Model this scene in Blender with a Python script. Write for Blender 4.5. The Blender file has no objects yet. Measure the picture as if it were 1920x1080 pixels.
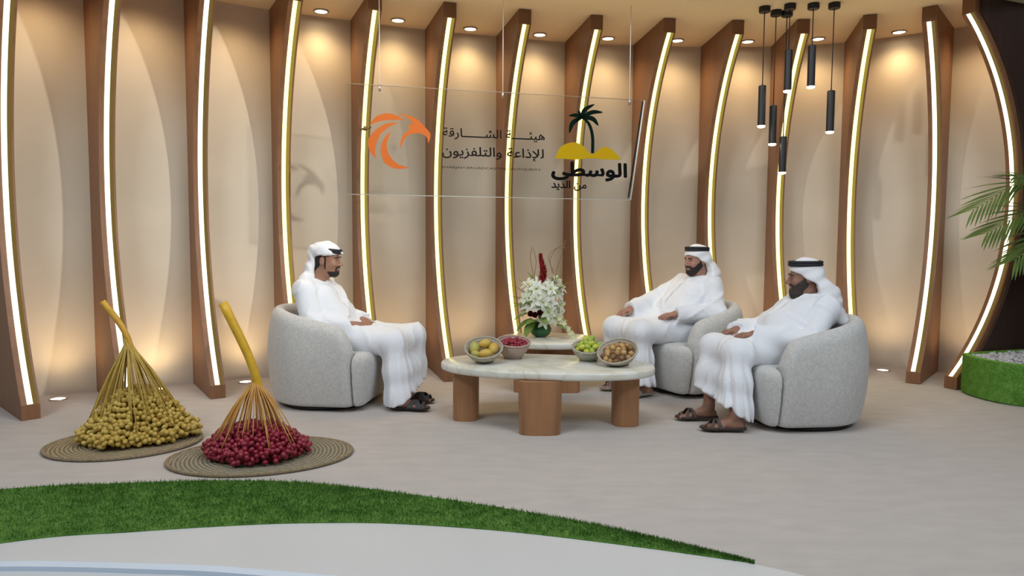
import bpy, math, random
import numpy as np
from mathutils import Vector, Matrix

S = bpy.context.scene
COL = S.collection
PI = math.pi
R = math.radians

# ---------------------------------------------------------------- camera, world, key lights, exposure
cam_data = bpy.data.cameras.new('camera')
cam_data.sensor_width = 36.0
cam_data.lens = 24.75
cam_data.clip_start = 0.05
cam = bpy.data.objects.new('camera', cam_data)
COL.objects.link(cam)
_p, _r = R(3.939), R(-0.328)
_fw = Vector((0, math.cos(_p), -math.sin(_p)))
_dn0 = Vector((0, -math.sin(_p), -math.cos(_p)))
_rt0 = Vector((1, 0, 0))
_rt = _rt0 * math.cos(_r) + _dn0 * math.sin(_r)
_dn = _dn0 * math.cos(_r) - _rt0 * math.sin(_r)
cam.matrix_world = Matrix(((_rt.x, -_dn.x, -_fw.x, 0), (_rt.y, -_dn.y, -_fw.y, 0), (_rt.z, -_dn.z, -_fw.z, 1.25), (0, 0, 0, 1)))
S.camera = cam

S.view_settings.view_transform = 'Standard'
S.view_settings.look = 'None'
S.view_settings.gamma = 1.0
S.view_settings.use_curve_mapping = False
S.view_settings.exposure = 0.0

world = bpy.data.worlds.new('studio_world')
S.world = world
world.use_nodes = True
world.node_tree.nodes['Background'].inputs[0].default_value = (0.80, 0.88, 1.0, 1)
world.node_tree.nodes['Background'].inputs[1].default_value = 0.11

def aim(o, target):
    d = Vector(target) - o.location
    o.rotation_euler = d.to_track_quat('-Z', 'Y').to_euler()

def area(name, loc, target, sx, sy, power, color):
    l = bpy.data.lights.new(name, 'AREA')
    l.shape = 'RECTANGLE'; l.size = sx; l.size_y = sy; l.energy = power; l.color = color
    o = bpy.data.objects.new(name, l); o.location = loc; aim(o, target); COL.objects.link(o)
    return o

def spot(name, loc, target, power, color, angle, blend=0.5, radius=0.05):
    l = bpy.data.lights.new(name, 'SPOT')
    l.energy = power; l.color = color; l.spot_size = R(angle); l.spot_blend = blend; l.shadow_soft_size = radius
    o = bpy.data.objects.new(name, l); o.location = loc; aim(o, target); COL.objects.link(o)
    return o

# studio lamps on the grid above and in front of the set
area('softbox_front_left', (-3.2, 0.6, 4.7), (-0.2, 5.2, 0.6), 2.6, 1.4, 122, (0.89, 0.95, 1.0))
area('softbox_front_right', (3.4, 0.4, 4.7), (0.6, 5.2, 0.6), 2.6, 1.4, 122, (0.89, 0.95, 1.0))
area('softbox_overhead', (0.2, 3.2, 5.2), (0.2, 4.6, 0.0), 3.5, 1.6, 82, (0.92, 0.96, 1.0))
spot('fresnel_right', (4.6, 1.9, 3.9), (-2.9, 5.8, 1.8), 1100, (1.0, 0.94, 0.84), 32, 0.9, 0.10)
spot('fresnel_left', (-4.6, 1.9, 3.9), (2.4, 7.3, 1.9), 520, (1.0, 0.94, 0.84), 34, 0.9, 0.10)
WARM = (1.0, 0.72, 0.39)

# ---------------------------------------------------------------- helpers
def link(o, parent=None):
    COL.objects.link(o)
    if parent is not None:
        o.parent = parent
    return o

def tag(o, label=None, cat=None, group=None, kind=None):
    if label: o['label'] = label
    if cat: o['category'] = cat
    if group: o['group'] = group
    if kind: o['kind'] = kind
    return o

def empty(name, loc=(0, 0, 0), rz=0.0):
    o = bpy.data.objects.new(name, None)
    o.empty_display_size = 0.1
    o.location = loc
    o.rotation_euler = (0, 0, rz)
    COL.objects.link(o)
    return o

def thing(name, label, cat, loc=(0, 0, 0), rz=0.0, group=None):
    return tag(empty(name, loc, rz), label, cat, group)

class MB:
    """collects vertices and faces for ONE mesh object"""
    def __init__(self):
        self.v = []; self.f = []
    def add(self, vs, fs):
        n = len(self.v)
        self.v.extend([tuple(x) for x in vs])
        self.f.extend([tuple(i + n for i in f) for f in fs])
        return self
    def build(self, name, mat=None, parent=None, smooth=True, auto=None):
        me = bpy.data.meshes.new(name)
        me.from_pydata(self.v, [], self.f)
        me.update()
        if smooth:
            me.polygons.foreach_set('use_smooth', [True] * len(me.polygons))
        o = bpy.data.objects.new(name, me)
        if mat: me.materials.append(mat)
        link(o, parent)
        if auto is not None:
            md = o.modifiers.new('split', 'EDGE_SPLIT'); md.split_angle = R(auto)
        return o
    def box(self, c, s, bev=0.0):
        x, y, z = c; a, b, d = s[0] / 2, s[1] / 2, s[2] / 2
        if bev <= 0:
            vs = [(x + i * a, y + j * b, z + k * d) for i in (-1, 1) for j in (-1, 1) for k in (-1, 1)]
            fs = [(0, 1, 3, 2), (4, 6, 7, 5), (0, 4, 5, 1), (2, 3, 7, 6), (0, 2, 6, 4), (1, 5, 7, 3)]
            return self.add(vs, fs)
        e = bev
        rings = []
        for (zz, ins) in ((-d, e), (-d + e, 0), (d - e, 0), (d, e)):
            rings.append([(x + sx * (a - ins), y + sy * (b - ins), z + zz) for sx, sy in ((-1, -1), (1, -1), (1, 1), (-1, 1))])
        return self.loft(rings, True, True)
    def loft(self, rings, closed=True, caps=True):
        n = len(rings[0]); vs = [p for r in rings for p in r]; fs = []
        for i in range(len(rings) - 1):
            for j in range(n if closed else n - 1):
                a = i * n + j; b = i * n + (j + 1) % n
                fs.append((a, b, b + n, a + n))
        if caps and closed:
            fs.append(tuple(range(n - 1, -1, -1)))
            fs.append(tuple(range((len(rings) - 1) * n, len(rings) * n)))
        return self.add(vs, fs)
    def lathe(self, prof, n=32, c=(0, 0, 0), sx=1.0, sy=1.0, caps=True):
        rings = [[(c[0] + r * sx * math.cos(2 * PI * k / n), c[1] + r * sy * math.sin(2 * PI * k / n), c[2] + z) for k in range(n)] for r, z in prof]
        return self.loft(rings, True, caps)
    def tube(self, pts, rad, n=8, caps=True):
        pts = [Vector(p) for p in pts]
        m = len(pts)
        rs = rad if hasattr(rad, '__len__') else [rad] * m
        t0 = (pts[1] - pts[0]).normalized()
        up = Vector((0, 0, 1)) if abs(t0.z) < 0.9 else Vector((1, 0, 0))
        nx = t0.cross(up).normalized()
        rings = []
        for i in range(m):
            t = (pts[min(i + 1, m - 1)] - pts[max(i - 1, 0)]).normalized()
            nx = (nx - t * nx.dot(t)).normalized()
            ny = t.cross(nx)
            rings.append([pts[i] + (nx * math.cos(2 * PI * k / n) + ny * math.sin(2 * PI * k / n)) * rs[i] for k in range(n)])
        return self.loft(rings, True, caps)
    def torus(self, R0, r0, c=(0, 0, 0), n=40, m=8, sx=1.0, sy=1.0):
        rings = []
        for i in range(n):
            a = 2 * PI * i / n
            rings.append([(c[0] + sx * (R0 + r0 * math.cos(2 * PI * k / m)) * math.cos(a), c[1] + sy * (R0 + r0 * math.cos(2 * PI * k / m)) * math.sin(a), c[2] + r0 * math.sin(2 * PI * k / m)) for k in range(m)])
        vs = [p for r in rings for p in r]; fs = []
        for i in range(n):
            for k in range(m):
                a = i * m + k; b = i * m + (k + 1) % m; i2 = (i + 1) % n
                fs.append((a, i2 * m + k, i2 * m + (k + 1) % m, b))
        return self.add(vs, fs)
    def ball(self, c, r, n=10, m=7, M=None):
        rx, ry, rz = r if hasattr(r, '__len__') else (r, r, r)
        vs = [Vector((0, 0, -rz))]
        for i in range(1, m):
            a = -PI / 2 + PI * i / m
            for k in range(n):
                b = 2 * PI * k / n
                vs.append(Vector((rx * math.cos(a) * math.cos(b), ry * math.cos(a) * math.sin(b), rz * math.sin(a))))
        vs.append(Vector((0, 0, rz)))
        if M is not None: vs = [M @ v for v in vs]
        vs = [v + Vector(c) for v in vs]
        fs = [(0, 1 + (k + 1) % n, 1 + k) for k in range(n)]
        for i in range(m - 2):
            for k in range(n):
                a = 1 + i * n + k; b = 1 + i * n + (k + 1) % n
                fs.append((a, b, b + n, a + n))
        l = 1 + (m - 2) * n
        fs += [(l + k, l + (k + 1) % n, len(vs) - 1) for k in range(n)]
        return self.add(vs, fs)

def spline(pts, n):
    """Catmull-Rom through pts, n samples"""
    P = np.array(pts, float)
    P = np.vstack([2 * P[0] - P[1], P, 2 * P[-1] - P[-2]])
    m = len(P) - 3; out = []
    for t in np.linspace(0, m, n):
        i = min(int(t), m - 1); u = t - i
        a, b, c, d = P[i:i + 4]
        out.append(0.5 * ((2 * b) + (c - a) * u + (2 * a - 5 * b + 4 * c - d) * u * u + (3 * b - a - 3 * c + d) * u ** 3))
    return np.array(out)

# ---------------------------------------------------------------- materials
def mat(name, col, rough=0.6, metal=0.0, var=0.0, scale=8.0, bump=0.0, bscale=60.0, stretch=(1, 1, 1), spec=0.5, sss=0.0, emit=None, estr=0.0, col2=None, alpha=1.0, trans=0.0, sheen=0.0):
    m = bpy.data.materials.new(name); m.use_nodes = True
    nt = m.node_tree; b = nt.nodes['Principled BSDF']
    b.inputs['Roughness'].default_value = rough
    b.inputs['Metallic'].default_value = metal
    b.inputs['Specular IOR Level'].default_value = spec
    b.inputs['Base Color'].default_value = (*col, 1)
    if sss:
        b.inputs['Subsurface Weight'].default_value = sss
        b.inputs['Subsurface Radius'].default_value = (0.012, 0.005, 0.003)
    if trans: b.inputs['Transmission Weight'].default_value = trans
    if alpha < 1: b.inputs['Alpha'].default_value = alpha
    if sheen: b.inputs['Sheen Weight'].default_value = sheen
    if emit:
        b.inputs['Emission Color'].default_value = (*emit, 1); b.inputs['Emission Strength'].default_value = estr
    if var or bump or col2:
        tc = nt.nodes.new('ShaderNodeTexCoord'); mp = nt.nodes.new('ShaderNodeMapping')
        mp.inputs['Scale'].default_value = stretch
        nt.links.new(tc.outputs['Object'], mp.inputs[0])
    if var or col2:
        nz = nt.nodes.new('ShaderNodeTexNoise'); nz.inputs['Scale'].default_value = scale; nz.inputs['Detail'].default_value = 5
        nt.links.new(mp.outputs[0], nz.inputs['Vector'])
        rp = nt.nodes.new('ShaderNodeValToRGB')
        c2 = col2 if col2 else tuple(min(1, c * (1 + var)) for c in col)
        c1 = col if col2 else tuple(c * (1 - var) for c in col)
        rp.color_ramp.elements[0].color = (*c1, 1); rp.color_ramp.elements[1].color = (*c2, 1)
        rp.color_ramp.elements[0].position = 0.32; rp.color_ramp.elements[1].position = 0.68
        nt.links.new(nz.outputs['Fac'], rp.inputs[0]); nt.links.new(rp.outputs[0], b.inputs['Base Color'])
    if bump:
        n2 = nt.nodes.new('ShaderNodeTexNoise'); n2.inputs['Scale'].default_value = bscale; n2.inputs['Detail'].default_value = 3
        nt.links.new(mp.outputs[0], n2.inputs['Vector'])
        bp = nt.nodes.new('ShaderNodeBump'); bp.inputs['Strength'].default_value = bump; bp.inputs['Distance'].default_value = 0.01
        nt.links.new(n2.outputs['Fac'], bp.inputs['Height']); nt.links.new(bp.outputs[0], b.inputs['Normal'])
    return m

def emis(name, col, strength):
    m = bpy.data.materials.new(name); m.use_nodes = True
    nt = m.node_tree; nt.nodes.remove(nt.nodes['Principled BSDF'])
    e = nt.nodes.new('ShaderNodeEmission'); e.inputs[0].default_value = (*col, 1); e.inputs[1].default_value = strength
    nt.links.new(e.outputs[0], nt.nodes['Material Output'].inputs[0])
    return m

M_WALL = mat('wall_fabric', (0.67, 0.595, 0.485), 0.85, var=0.05, scale=1.6, bump=0.05, bscale=220, spec=0.2)
M_CEIL = mat('ceiling_paint', (0.88, 0.72, 0.49), 0.9, var=0.02, scale=2, spec=0.2)
M_FLOOR = mat('floor_carpet', (0.50, 0.460, 0.430), 0.9, var=0.05, scale=6, stretch=(0.8, 2.2, 1), bump=0.2, bscale=350, spec=0.15)
M_WOOD = mat('walnut_veneer', (0.245, 0.118, 0.058), 0.45, var=0.13, scale=3.5, stretch=(9, 9, 0.5), bump=0.03, bscale=40, spec=0.35)
M_WOODL = mat('table_leg_veneer', (0.36, 0.178, 0.082), 0.42, var=0.10, scale=3.0, stretch=(8, 8, 0.6), spec=0.4)
M_DARKW = mat('dark_wood', (0.045, 0.022, 0.014), 0.6, var=0.15, scale=3, stretch=(6, 6, 0.5))
M_LED = emis('led_diffuser_yellow', (1.0, 0.90, 0.38), 2.3)
M_LEDW = emis('led_diffuser_white', (1.0, 0.92, 0.68), 2.3)
M_SIDEGLOW = emis('painted_side_glow', (0.85, 0.62, 0.10), 0.42)  # weak emission painting the yellow glow of LED light on the fin front
M_SIDEGLOW2 = emis('painted_side_glow_dim', (0.75, 0.50, 0.14), 0.24)
M_BLACK = mat('matte_black', (0.012, 0.012, 0.014), 0.5)
M_LAMP = emis('lamp_lens', (1.0, 0.86, 0.62), 14.0)
M_STEEL = mat('satin_steel', (0.55, 0.52, 0.48), 0.35, metal=0.9)
# ---------------------------------------------------------------- the setting
H = 3.253
BACK = [(-4.62, 4.96), (-4.00, 5.33), (-3.38, 5.665), (-2.745, 6.00), (-2.15, 6.34), (-1.505, 6.64), (-0.85, 6.91), (-0.17, 7.11), (0.523, 7.31), (1.233, 7.41),
        (1.943, 7.455), (2.66, 7.42), (3.343, 7.26), (4.05, 6.83), (4.66, 6.36)]
FRONT = [(-3.323, 4.703), (-2.84, 5.05), (-2.331, 5.383), (-1.77, 5.68), (-1.19, 5.91), (-0.592, 6.10), (0.046, 6.272), (0.689, 6.42), (1.356, 6.50),
         (1.987, 6.549), (2.568, 6.522), (3.10, 6.39), (3.50, 6.18), (3.72, 5.985)]
wall_xy = spline(BACK, 113)
tan = np.gradient(wall_xy, axis=0); tan /= np.linalg.norm(tan, axis=1)[:, None]
inn = np.stack([tan[:, 1], -tan[:, 0]], 1)                      # towards the room

b = MB()
out = wall_xy - inn * 0.12
b.loft([[(*wall_xy[i], 0), (*wall_xy[i], H), (*out[i], H), (*out[i], 0)] for i in range(len(wall_xy))], True, True)
tag(b.build('wall_back', M_WALL, auto=40), kind='structure')

b = MB()
edge = wall_xy + (np.array([1.2, 2.6]) - wall_xy) * 0.37
b.loft([[(*out[i], H), (*edge[i], H), (*edge[i], H + 0.14), (*out[i], H + 0.14)] for i in range(len(wall_xy))], True, True)
tag(b.build('ceiling', M_CEIL, auto=40), kind='structure')

b = MB()
b.box((0, 4.0, -0.05), (16, 14, 0.1))
tag(b.build('floor', M_FLOOR, smooth=False), kind='structure')

b = MB()
pts = [(4.74, 6.50), (5.45, 6.20), (5.95, 5.4), (6.05, 4.2)]
P = spline(pts, 20)
b.loft([[(x, y, 0), (x, y, H + 0.1), (x + 0.12, y + 0.06, H + 0.1), (x + 0.12, y + 0.06, 0)] for x, y in P], True, True)
tag(b.build('wall_right', M_DARKW, auto=40), kind='structure')

# white studio platform in front and the grass band that edges it
FAR = spline([(-5.2, 2.0), (-3.6, 2.95), (-2.509, 3.379), (-1.961, 3.479), (-1.523, 3.525), (-1.081, 3.509), (-0.681, 3.409), (-0.144, 3.221), (0.334, 3.012), (0.644, 2.826), (0.93, 2.635)], 80)
NEAR = spline([(-4.4, 1.2), (-3.0, 2.25), (-2.063, 2.766), (-1.588, 2.885), (-1.146, 2.963), (-0.831, 2.990), (-0.481, 2.984), (0.006, 2.907), (0.523, 2.765), (0.902, 2.639), (0.93, 2.628)], 80)
EDGE2 = spline([(-3.4, 2.30), (-2.7, 2.50), (-1.92, 2.575), (-1.30, 2.560), (-0.943, 2.525), (-0.3, 2.40), (0.6, 2.1), (1.4, 1.6)], 40)
M_WHITE = mat('white_gloss_floor', (0.60, 0.605, 0.61), 0.35, var=0.02, scale=2, spec=0.4)
b = MB()
wl = [tuple(p) for p in NEAR] + [(1.064, 2.554), (1.5, 2.2), (2.1, 1.5), (2.1, 0.2), (-4.4, 0.2)]
n = len(wl)
b.add([(x, y, 0.0) for x, y in wl] + [(x, y, 0.012) for x, y in wl], [tuple(range(n - 1, -1, -1)), tuple(range(n, 2 * n))] + [(i, (i + 1) % n, n + (i + 1) % n, n + i) for i in range(n)])
tag(b.build('floor_platform', M_WHITE, smooth=False), kind='structure')
b = MB()
e2 = np.array(EDGE2); off = np.array([0.0, -0.06])
b.loft([[(x, y, 0.012), (x, y, 0.030), (x, y - 0.045, 0.030), (x, y - 0.045, 0.012)] for x, y in e2], True, True)
tag(b.build('trim_1', mat('pale_blue_trim', (0.62, 0.72, 0.84), 0.3), auto=40), kind='structure')

# artificial grass: a thin backing and short blades
M_GRASS = mat('grass_blades', (0.056, 0.150, 0.022), 0.75, col2=(0.120, 0.250, 0.048), scale=14, spec=0.15)
rng = np.random.default_rng(5)
def blade_field(P, hmin, hmax, wd, nrm=None):
    n = len(P)
    a = rng.uniform(0, 2 * PI, n); hh = rng.uniform(hmin, hmax, n)
    dx = np.stack([np.cos(a) * wd, np.sin(a) * wd, np.zeros(n)], 1)
    le = rng.uniform(0, 2 * PI, n); ln = rng.uniform(0.15, 0.7, n) * hh
    tip = P + np.stack([np.cos(le) * ln, np.sin(le) * ln, hh], 1)
    return np.stack([P - dx, P + dx, tip], 1).reshape(-1, 3)
gb = MB()
nF = len(FAR)
gb.loft([[(*FAR[i], 0.0), (*FAR[i], 0.012), (*NEAR[i], 0.016), (*NEAR[i], 0.0)] for i in range(nF)], True, True)
nb = 70000
ii = rng.uniform(0, nF - 1.001, nb); k = ii.astype(int); fr = (ii - k)[:, None]
A = FAR[k] * (1 - fr) + FAR[k + 1] * fr; B = NEAR[k] * (1 - fr) + NEAR[k + 1] * fr
t = rng.uniform(0, 1, nb)[:, None]
xy = A * (1 - t) + B * t
keep = (np.linalg.norm(A - B, axis=1) > rng.uniform(0, 0.75, nb)) & (xy[:, 0] > -3.3)
xy = xy[keep]
tri = blade_field(np.column_stack([xy, np.full(len(xy), 0.010)]), 0.010, 0.022, 0.0022)
gv = np.array(gb.v); nv = len(gv)
me = bpy.data.meshes.new('artificial_grass')
me.from_pydata(np.vstack([gv, tri]).tolist(), [], gb.f + [(nv + 3 * i, nv + 3 * i + 1, nv + 3 * i + 2) for i in range(len(xy))])
me.materials.append(M_GRASS)
o = link(bpy.data.objects.new('artificial_grass', me))
tag(o, 'curved band of short green artificial grass between carpet and white platform', 'grass', kind='stuff')

# ---------------------------------------------------------------- curved fins with light strips
FIN_AT = ['leftmost, cut by the photo edge', 'second from left, behind the yellow dates', 'third from left, behind the red date stalk', 'fourth from left, behind the man with folded headcloth',
          'fifth from left, behind the clasped hands', 'sixth from left, behind the mango end of the table', 'seventh from left, rising behind the flower vase', 'eighth from left, behind the sign\'s palm tree',
          'ninth from left, right of the glass sign', 'tenth from left, behind the middle man\'s head', 'eleventh from left, behind the black pendant lamps', 'twelfth from left, behind the front man\'s back',
          'second from right, standing clear on the carpet', 'last on the right, beside palm and planter']
ZB, ZT, TH = 0.105, H - 0.125, 0.112
def fin(i):
    F = np.array(FRONT[i]); Bk = np.array(BACK[i + 1]); d = Bk - F; D = np.linalg.norm(d); u = d / D
    cut = [0.42, 0.46, 0.50, 0.54, 0.57, 0.60, 0.62, 0.64, 0.66, 0.66, 0.66, 0.62, 0.58, 0.66][i]
    rt = thing('wall_fin', 'curved wood fin with light strip, ' + FIN_AT[i], 'wall fin', (F[0], F[1], 0), math.atan2(u[1], u[0]), 'curved wooden fins of the back wall')
    # local: x towards the wall, y to the left, so thickness runs to -y
    zs = [0.0, ZB] + [ZB + (ZT - ZB) * k / 40 for k in range(1, 40)] + [ZT, H - 0.003]
    zm, hh = (ZB + ZT) / 2, (ZT - ZB) / 2
    def U(z):
        if z <= ZB or z >= ZT: return 0.0
        q = (z - zm) / hh
        Rr = (hh * hh + cut * cut) / (2 * cut)
        return math.sqrt(Rr * Rr - (q * hh) ** 2) - (Rr - cut)
    D2 = D - 0.01
    b = MB()
    b.loft([[(U(z), 0, z), (D2, 0, z), (D2, -TH, z), (U(z), -TH, z)] for z in zs], True, True)
    b.build('board', M_WOOD, rt, auto=30)
    zz = [ZB + 0.004 + (ZT - ZB - 0.008) * k / 60 for k in range(61)]
    def strip(y0, y1, out, name, m):
        q = MB()
        q.loft([[(U(z) + 0.002, y0, z), (U(z) + 0.002, y1, z), (U(z) - out, y1, z), (U(z) - out, y0, z)] for z in zz], True, True)
        return q.build(name, m, rt, auto=30)
    white = i in (0, 1, 2, 12, 13)
    strip(-0.036, -0.070, 0.003, 'light_strip', M_LEDW if white else M_LED)
    strip(-0.0705, -0.097, 0.0015, 'strip_side_glow', M_SIDEGLOW2 if white else M_SIDEGLOW)  # no lamp part: added glowing strip imitates wood lit by the LED
    if i == 13:
        q = MB(); q.loft([[(U(z) + 0.05, -TH - 0.003, z), (D2, -TH - 0.003, z), (D2, -TH - 0.022, z), (U(z) + 0.05, -TH - 0.022, z)] for z in zs], True, True)
        tag(q.build('side_panel', M_DARKW, rt, auto=30), 'dark brown side panel')
for i in range(14): fin(i)

# ---------------------------------------------------------------- recessed lamps between the fins
def at_wall(i, inset):
    """middle of bay i (between fin i and i+1), that far in front of the wall"""
    a = np.array(BACK[i + 1]); c = np.array(BACK[i + 2]); m = (a + c) / 2
    k = int(np.argmin(np.linalg.norm(wall_xy - m, axis=1)))
    return wall_xy[k] + inn[k] * inset, inn[k]
NTH = ['first', 'second', 'third', 'fourth', 'fifth', 'sixth', 'seventh', 'eighth', 'ninth', 'tenth', 'eleventh', 'twelfth', 'thirteenth', 'fourteenth']
DL = {3: (-1.697, 6.36), 4: (-1.06, 6.605), 5: (-0.41, 6.853), 6: (0.257, 7.032), 7: (0.939, 7.146), 8: (1.642, 7.207), 9: (2.355, 7.23), 10: (3.016, 7.123), 11: (3.684, 6.877)}
for i in range(0, 13):
    p, nn = at_wall(i, 0.33)
    if i in DL: p = np.array(DL[i])
    if i == 0 or i == 12: pass
    if i >= 3 and i <= 11:
        t = thing('recessed_downlight', 'small round ceiling downlight in the bay between the %s and %s fins from the left' % (NTH[i], NTH[i + 1]), 'downlight', (p[0], p[1], H), 0, 'ceiling downlights')
        b = MB(); b.torus(0.060, 0.008, (0, 0, -0.006), 28, 8); b.build('trim_ring', M_STEEL, t)
        b = MB(); b.lathe([(0.001, -0.004), (0.030, -0.0055), (0.054, -0.002), (0.054, 0.0)], 24); b.build('lens', M_LAMP, t)
    w = np.array(p) - nn * 0.25
    spot('downlight_beam', (p[0], p[1], H - 0.03), (w[0] * 0.35 + p[0] * 0.65, w[1] * 0.35 + p[1] * 0.65, 0.0), 25, WARM, 140, 1.0, 0.12)
UL = {0: (-3.494, 5.354), 1: (-2.912, 5.717), 2: (-2.305, 6.037), 11: (3.604, 6.767)}
for i in range(0, 13):
    p, nn = at_wall(i, 0.30)
    if i in UL: p = np.array(UL[i])
    if i in UL or i in (4, 5, 10):
        nm = {0: 'small round floor uplight left of the yellow date bunch', 1: 'small round floor uplight just right of the yellow dates', 2: 'small round floor uplight beside the stalk of the red dates',
              11: 'small round floor uplight right of the front armchair', 4: 'small round floor uplight behind the knees of the lone seated man', 5: 'small round floor uplight behind the table end with the mangoes',
              10: 'small round floor uplight behind the front armchair'}[i]
        t = thing('floor_uplight', nm, 'uplight', (p[0], p[1], 0), 0, 'floor uplights')
        b = MB(); b.torus(0.056, 0.007, (0, 0, 0.003), 28, 8); b.build('trim_ring', M_STEEL, t)
        b = MB(); b.lathe([(0.05, 0.0), (0.05, 0.004), (0.03, 0.007), (0.001, 0.008)], 24); b.build('lens', M_LAMP, t)
    w = np.array(p) - nn * 0.25
    spot('uplight_beam', (p[0], p[1], 0.03), (w[0] * 0.35 + p[0] * 0.65, w[1] * 0.35 + p[1] * 0.65, H), 16, WARM, 140, 1.0, 0.12)
# ---------------------------------------------------------------- implicit surfaces for soft things and people
def smin(a, b, k):
    if k <= 1e-6: return np.minimum(a, b)
    h = np.maximum(k - np.abs(a - b), 0) / k
    return np.minimum(a, b) - h * h * k * 0.25
def smax(a, b, k):
    return -smin(-a, -b, k)
class Grid:
    def __init__(self, lo, hi, vox):
        self.lo = np.array(lo, np.float32); self.vox = vox
        self.n = np.ceil((np.array(hi) - self.lo) / vox).astype(int) + 1
        self.f = np.full(self.n, 9.0, np.float32)
        self.ax = [self.lo[i] + np.arange(self.n[i], dtype=np.float32) * vox for i in range(3)]
    def full(self):
        return np.meshgrid(*self.ax, indexing='ij', sparse=True)
    def win(self, lo, hi):
        a = np.clip(np.floor((np.array(lo) - self.lo) / self.vox).astype(int), 0, self.n)
        b = np.clip(np.ceil((np.array(hi) - self.lo) / self.vox).astype(int) + 1, 0, self.n)
        if np.any(b <= a): return None, None
        sl = tuple(slice(a[i], b[i]) for i in range(3))
        return sl, np.meshgrid(*[self.ax[i][sl[i]] for i in range(3)], indexing='ij', sparse=True)
    def put(self, sl, d, k, op):
        f = self.f[sl]
        if op == 'u': self.f[sl] = smin(f, d, k)
        elif op == 's': self.f[sl] = smax(f, -d, k)
    def cone(self, a, b, ra, rb, k=0.02, op='u', clip=None):
        a = np.array(a, np.float32); b = np.array(b, np.float32)
        pad = max(ra, rb) + k + 3 * self.vox
        sl, X = self.win(np.minimum(a, b) - pad, np.maximum(a, b) + pad)
        if sl is None: return self
        ab = b - a; L2 = float(ab @ ab) + 1e-9
        dx, dy, dz = X[0] - a[0], X[1] - a[1], X[2] - a[2]
        t = np.clip((dx * ab[0] + dy * ab[1] + dz * ab[2]) / L2, 0, 1)
        d = np.sqrt((dx - t * ab[0]) ** 2 + (dy - t * ab[1]) ** 2 + (dz - t * ab[2]) ** 2) - (ra + (rb - ra) * t)
        if clip is not None:
            L = math.sqrt(L2)
            d = smax(d, (dx * ab[0] + dy * ab[1] + dz * ab[2]) / L - L - clip, 0.012)
        self.put(sl, d.astype(np.float32), k, op); return self
    def chain(self, pts, rs, k=0.02, op='u'):
        for i in range(len(pts) - 1): self.cone(pts[i], pts[i + 1], rs[i], rs[i + 1], k, op)
        return self
    def ell(self, c, r, k=0.02, M=None, op='u'):
        c = np.array(c, np.float32); r = np.array(r, np.float32)
        pad = float(r.max()) + k + 3 * self.vox
        sl, X = self.win(c - pad, c + pad)
        if sl is None: return self
        x, y, z = X[0] - c[0], X[1] - c[1], X[2] - c[2]
        if M is not None:
            Mi = np.array(M.transposed(), dtype=np.float32)
            x, y, z = (Mi[0, 0] * x + Mi[0, 1] * y + Mi[0, 2] * z, Mi[1, 0] * x + Mi[1, 1] * y + Mi[1, 2] * z, Mi[2, 0] * x + Mi[2, 1] * y + Mi[2, 2] * z)
        k0 = np.sqrt((x / r[0]) ** 2 + (y / r[1]) ** 2 + (z / r[2]) ** 2)
        k1 = np.sqrt((x / r[0] ** 2) ** 2 + (y / r[1] ** 2) ** 2 + (z / r[2] ** 2) ** 2) + 1e-6
        d = k0 * (k0 - 1) / k1
        d = np.where(k0 < 0.3, -float(r.min()) * 0.7, d)
        self.put(sl, d.astype(np.float32), k, op); return self
    def rbox(self, c, hs, rad, k=0.02, M=None, op='u'):
        c = np.array(c, np.float32)
        pad = float(np.linalg.norm(hs)) + k + 3 * self.vox
        sl, X = self.win(c - pad, c + pad)
        if sl is None: return self
        x, y, z = X[0] - c[0], X[1] - c[1], X[2] - c[2]
        if M is not None:
            Mi = np.array(M.transposed(), dtype=np.float32)
            x, y, z = (Mi[0, 0] * x + Mi[0, 1] * y + Mi[0, 2] * z, Mi[1, 0] * x + Mi[1, 1] * y + Mi[1, 2] * z, Mi[2, 0] * x + Mi[2, 1] * y + Mi[2, 2] * z)
        qx, qy, qz = np.abs(x) - (hs[0] - rad), np.abs(y) - (hs[1] - rad), np.abs(z) - (hs[2] - rad)
        d = np.sqrt(np.maximum(qx, 0) ** 2 + np.maximum(qy, 0) ** 2 + np.maximum(qz, 0) ** 2) + np.minimum(np.maximum(np.maximum(qx, qy), qz), 0) - rad
        self.put(sl, d.astype(np.float32), k, op); return self
    def keep(self, fn, k=0.0):
        """intersect with the half space or region where fn(x, y, z) < 0"""
        x, y, z = self.full()
        self.f = smax(self.f, np.broadcast_to(fn(x, y, z), self.f.shape).astype(np.float32), k); return self
    def bend(self, fn):
        m = np.abs(self.f) < 0.08
        x, y, z = self.full()
        g = np.broadcast_to(fn(x, y, z), self.f.shape)
        self.f[m] += g[m]; return self
    def surf(self, p, d, far=0.5):
        """last point along the ray p + t d that is still inside"""
        p = np.array(p, float); d = np.array(d, float); d /= np.linalg.norm(d)
        best = p
        for t in np.arange(0, far, self.vox * 0.5):
            q = p + d * t
            i = np.round((q - self.lo) / self.vox).astype(int)
            if (i < 0).any() or (i >= self.n).any(): break
            if self.f[tuple(i)] < 0: best = q
        return best
    def mesh(self, name, m=None, parent=None, smooth_it=0):
        f = self.f.copy()
        f[[0, -1]] = np.maximum(f[[0, -1]], 0.01); f[:, [0, -1]] = np.maximum(f[:, [0, -1]], 0.01); f[:, :, [0, -1]] = np.maximum(f[:, :, [0, -1]], 0.01)
        ins = (f < 0)
        i8 = ins.astype(np.int8)
        c = np.zeros(tuple(np.array(f.shape) - 1), np.int8)
        offs = [(i, j, k) for i in (0, 1) for j in (0, 1) for k in (0, 1)]
        n0, n1, n2 = c.shape
        for i, j, k in offs: c += i8[i:n0 + i, j:n1 + j, k:n2 + k]
        act = np.argwhere((c > 0) & (c < 8))
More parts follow.
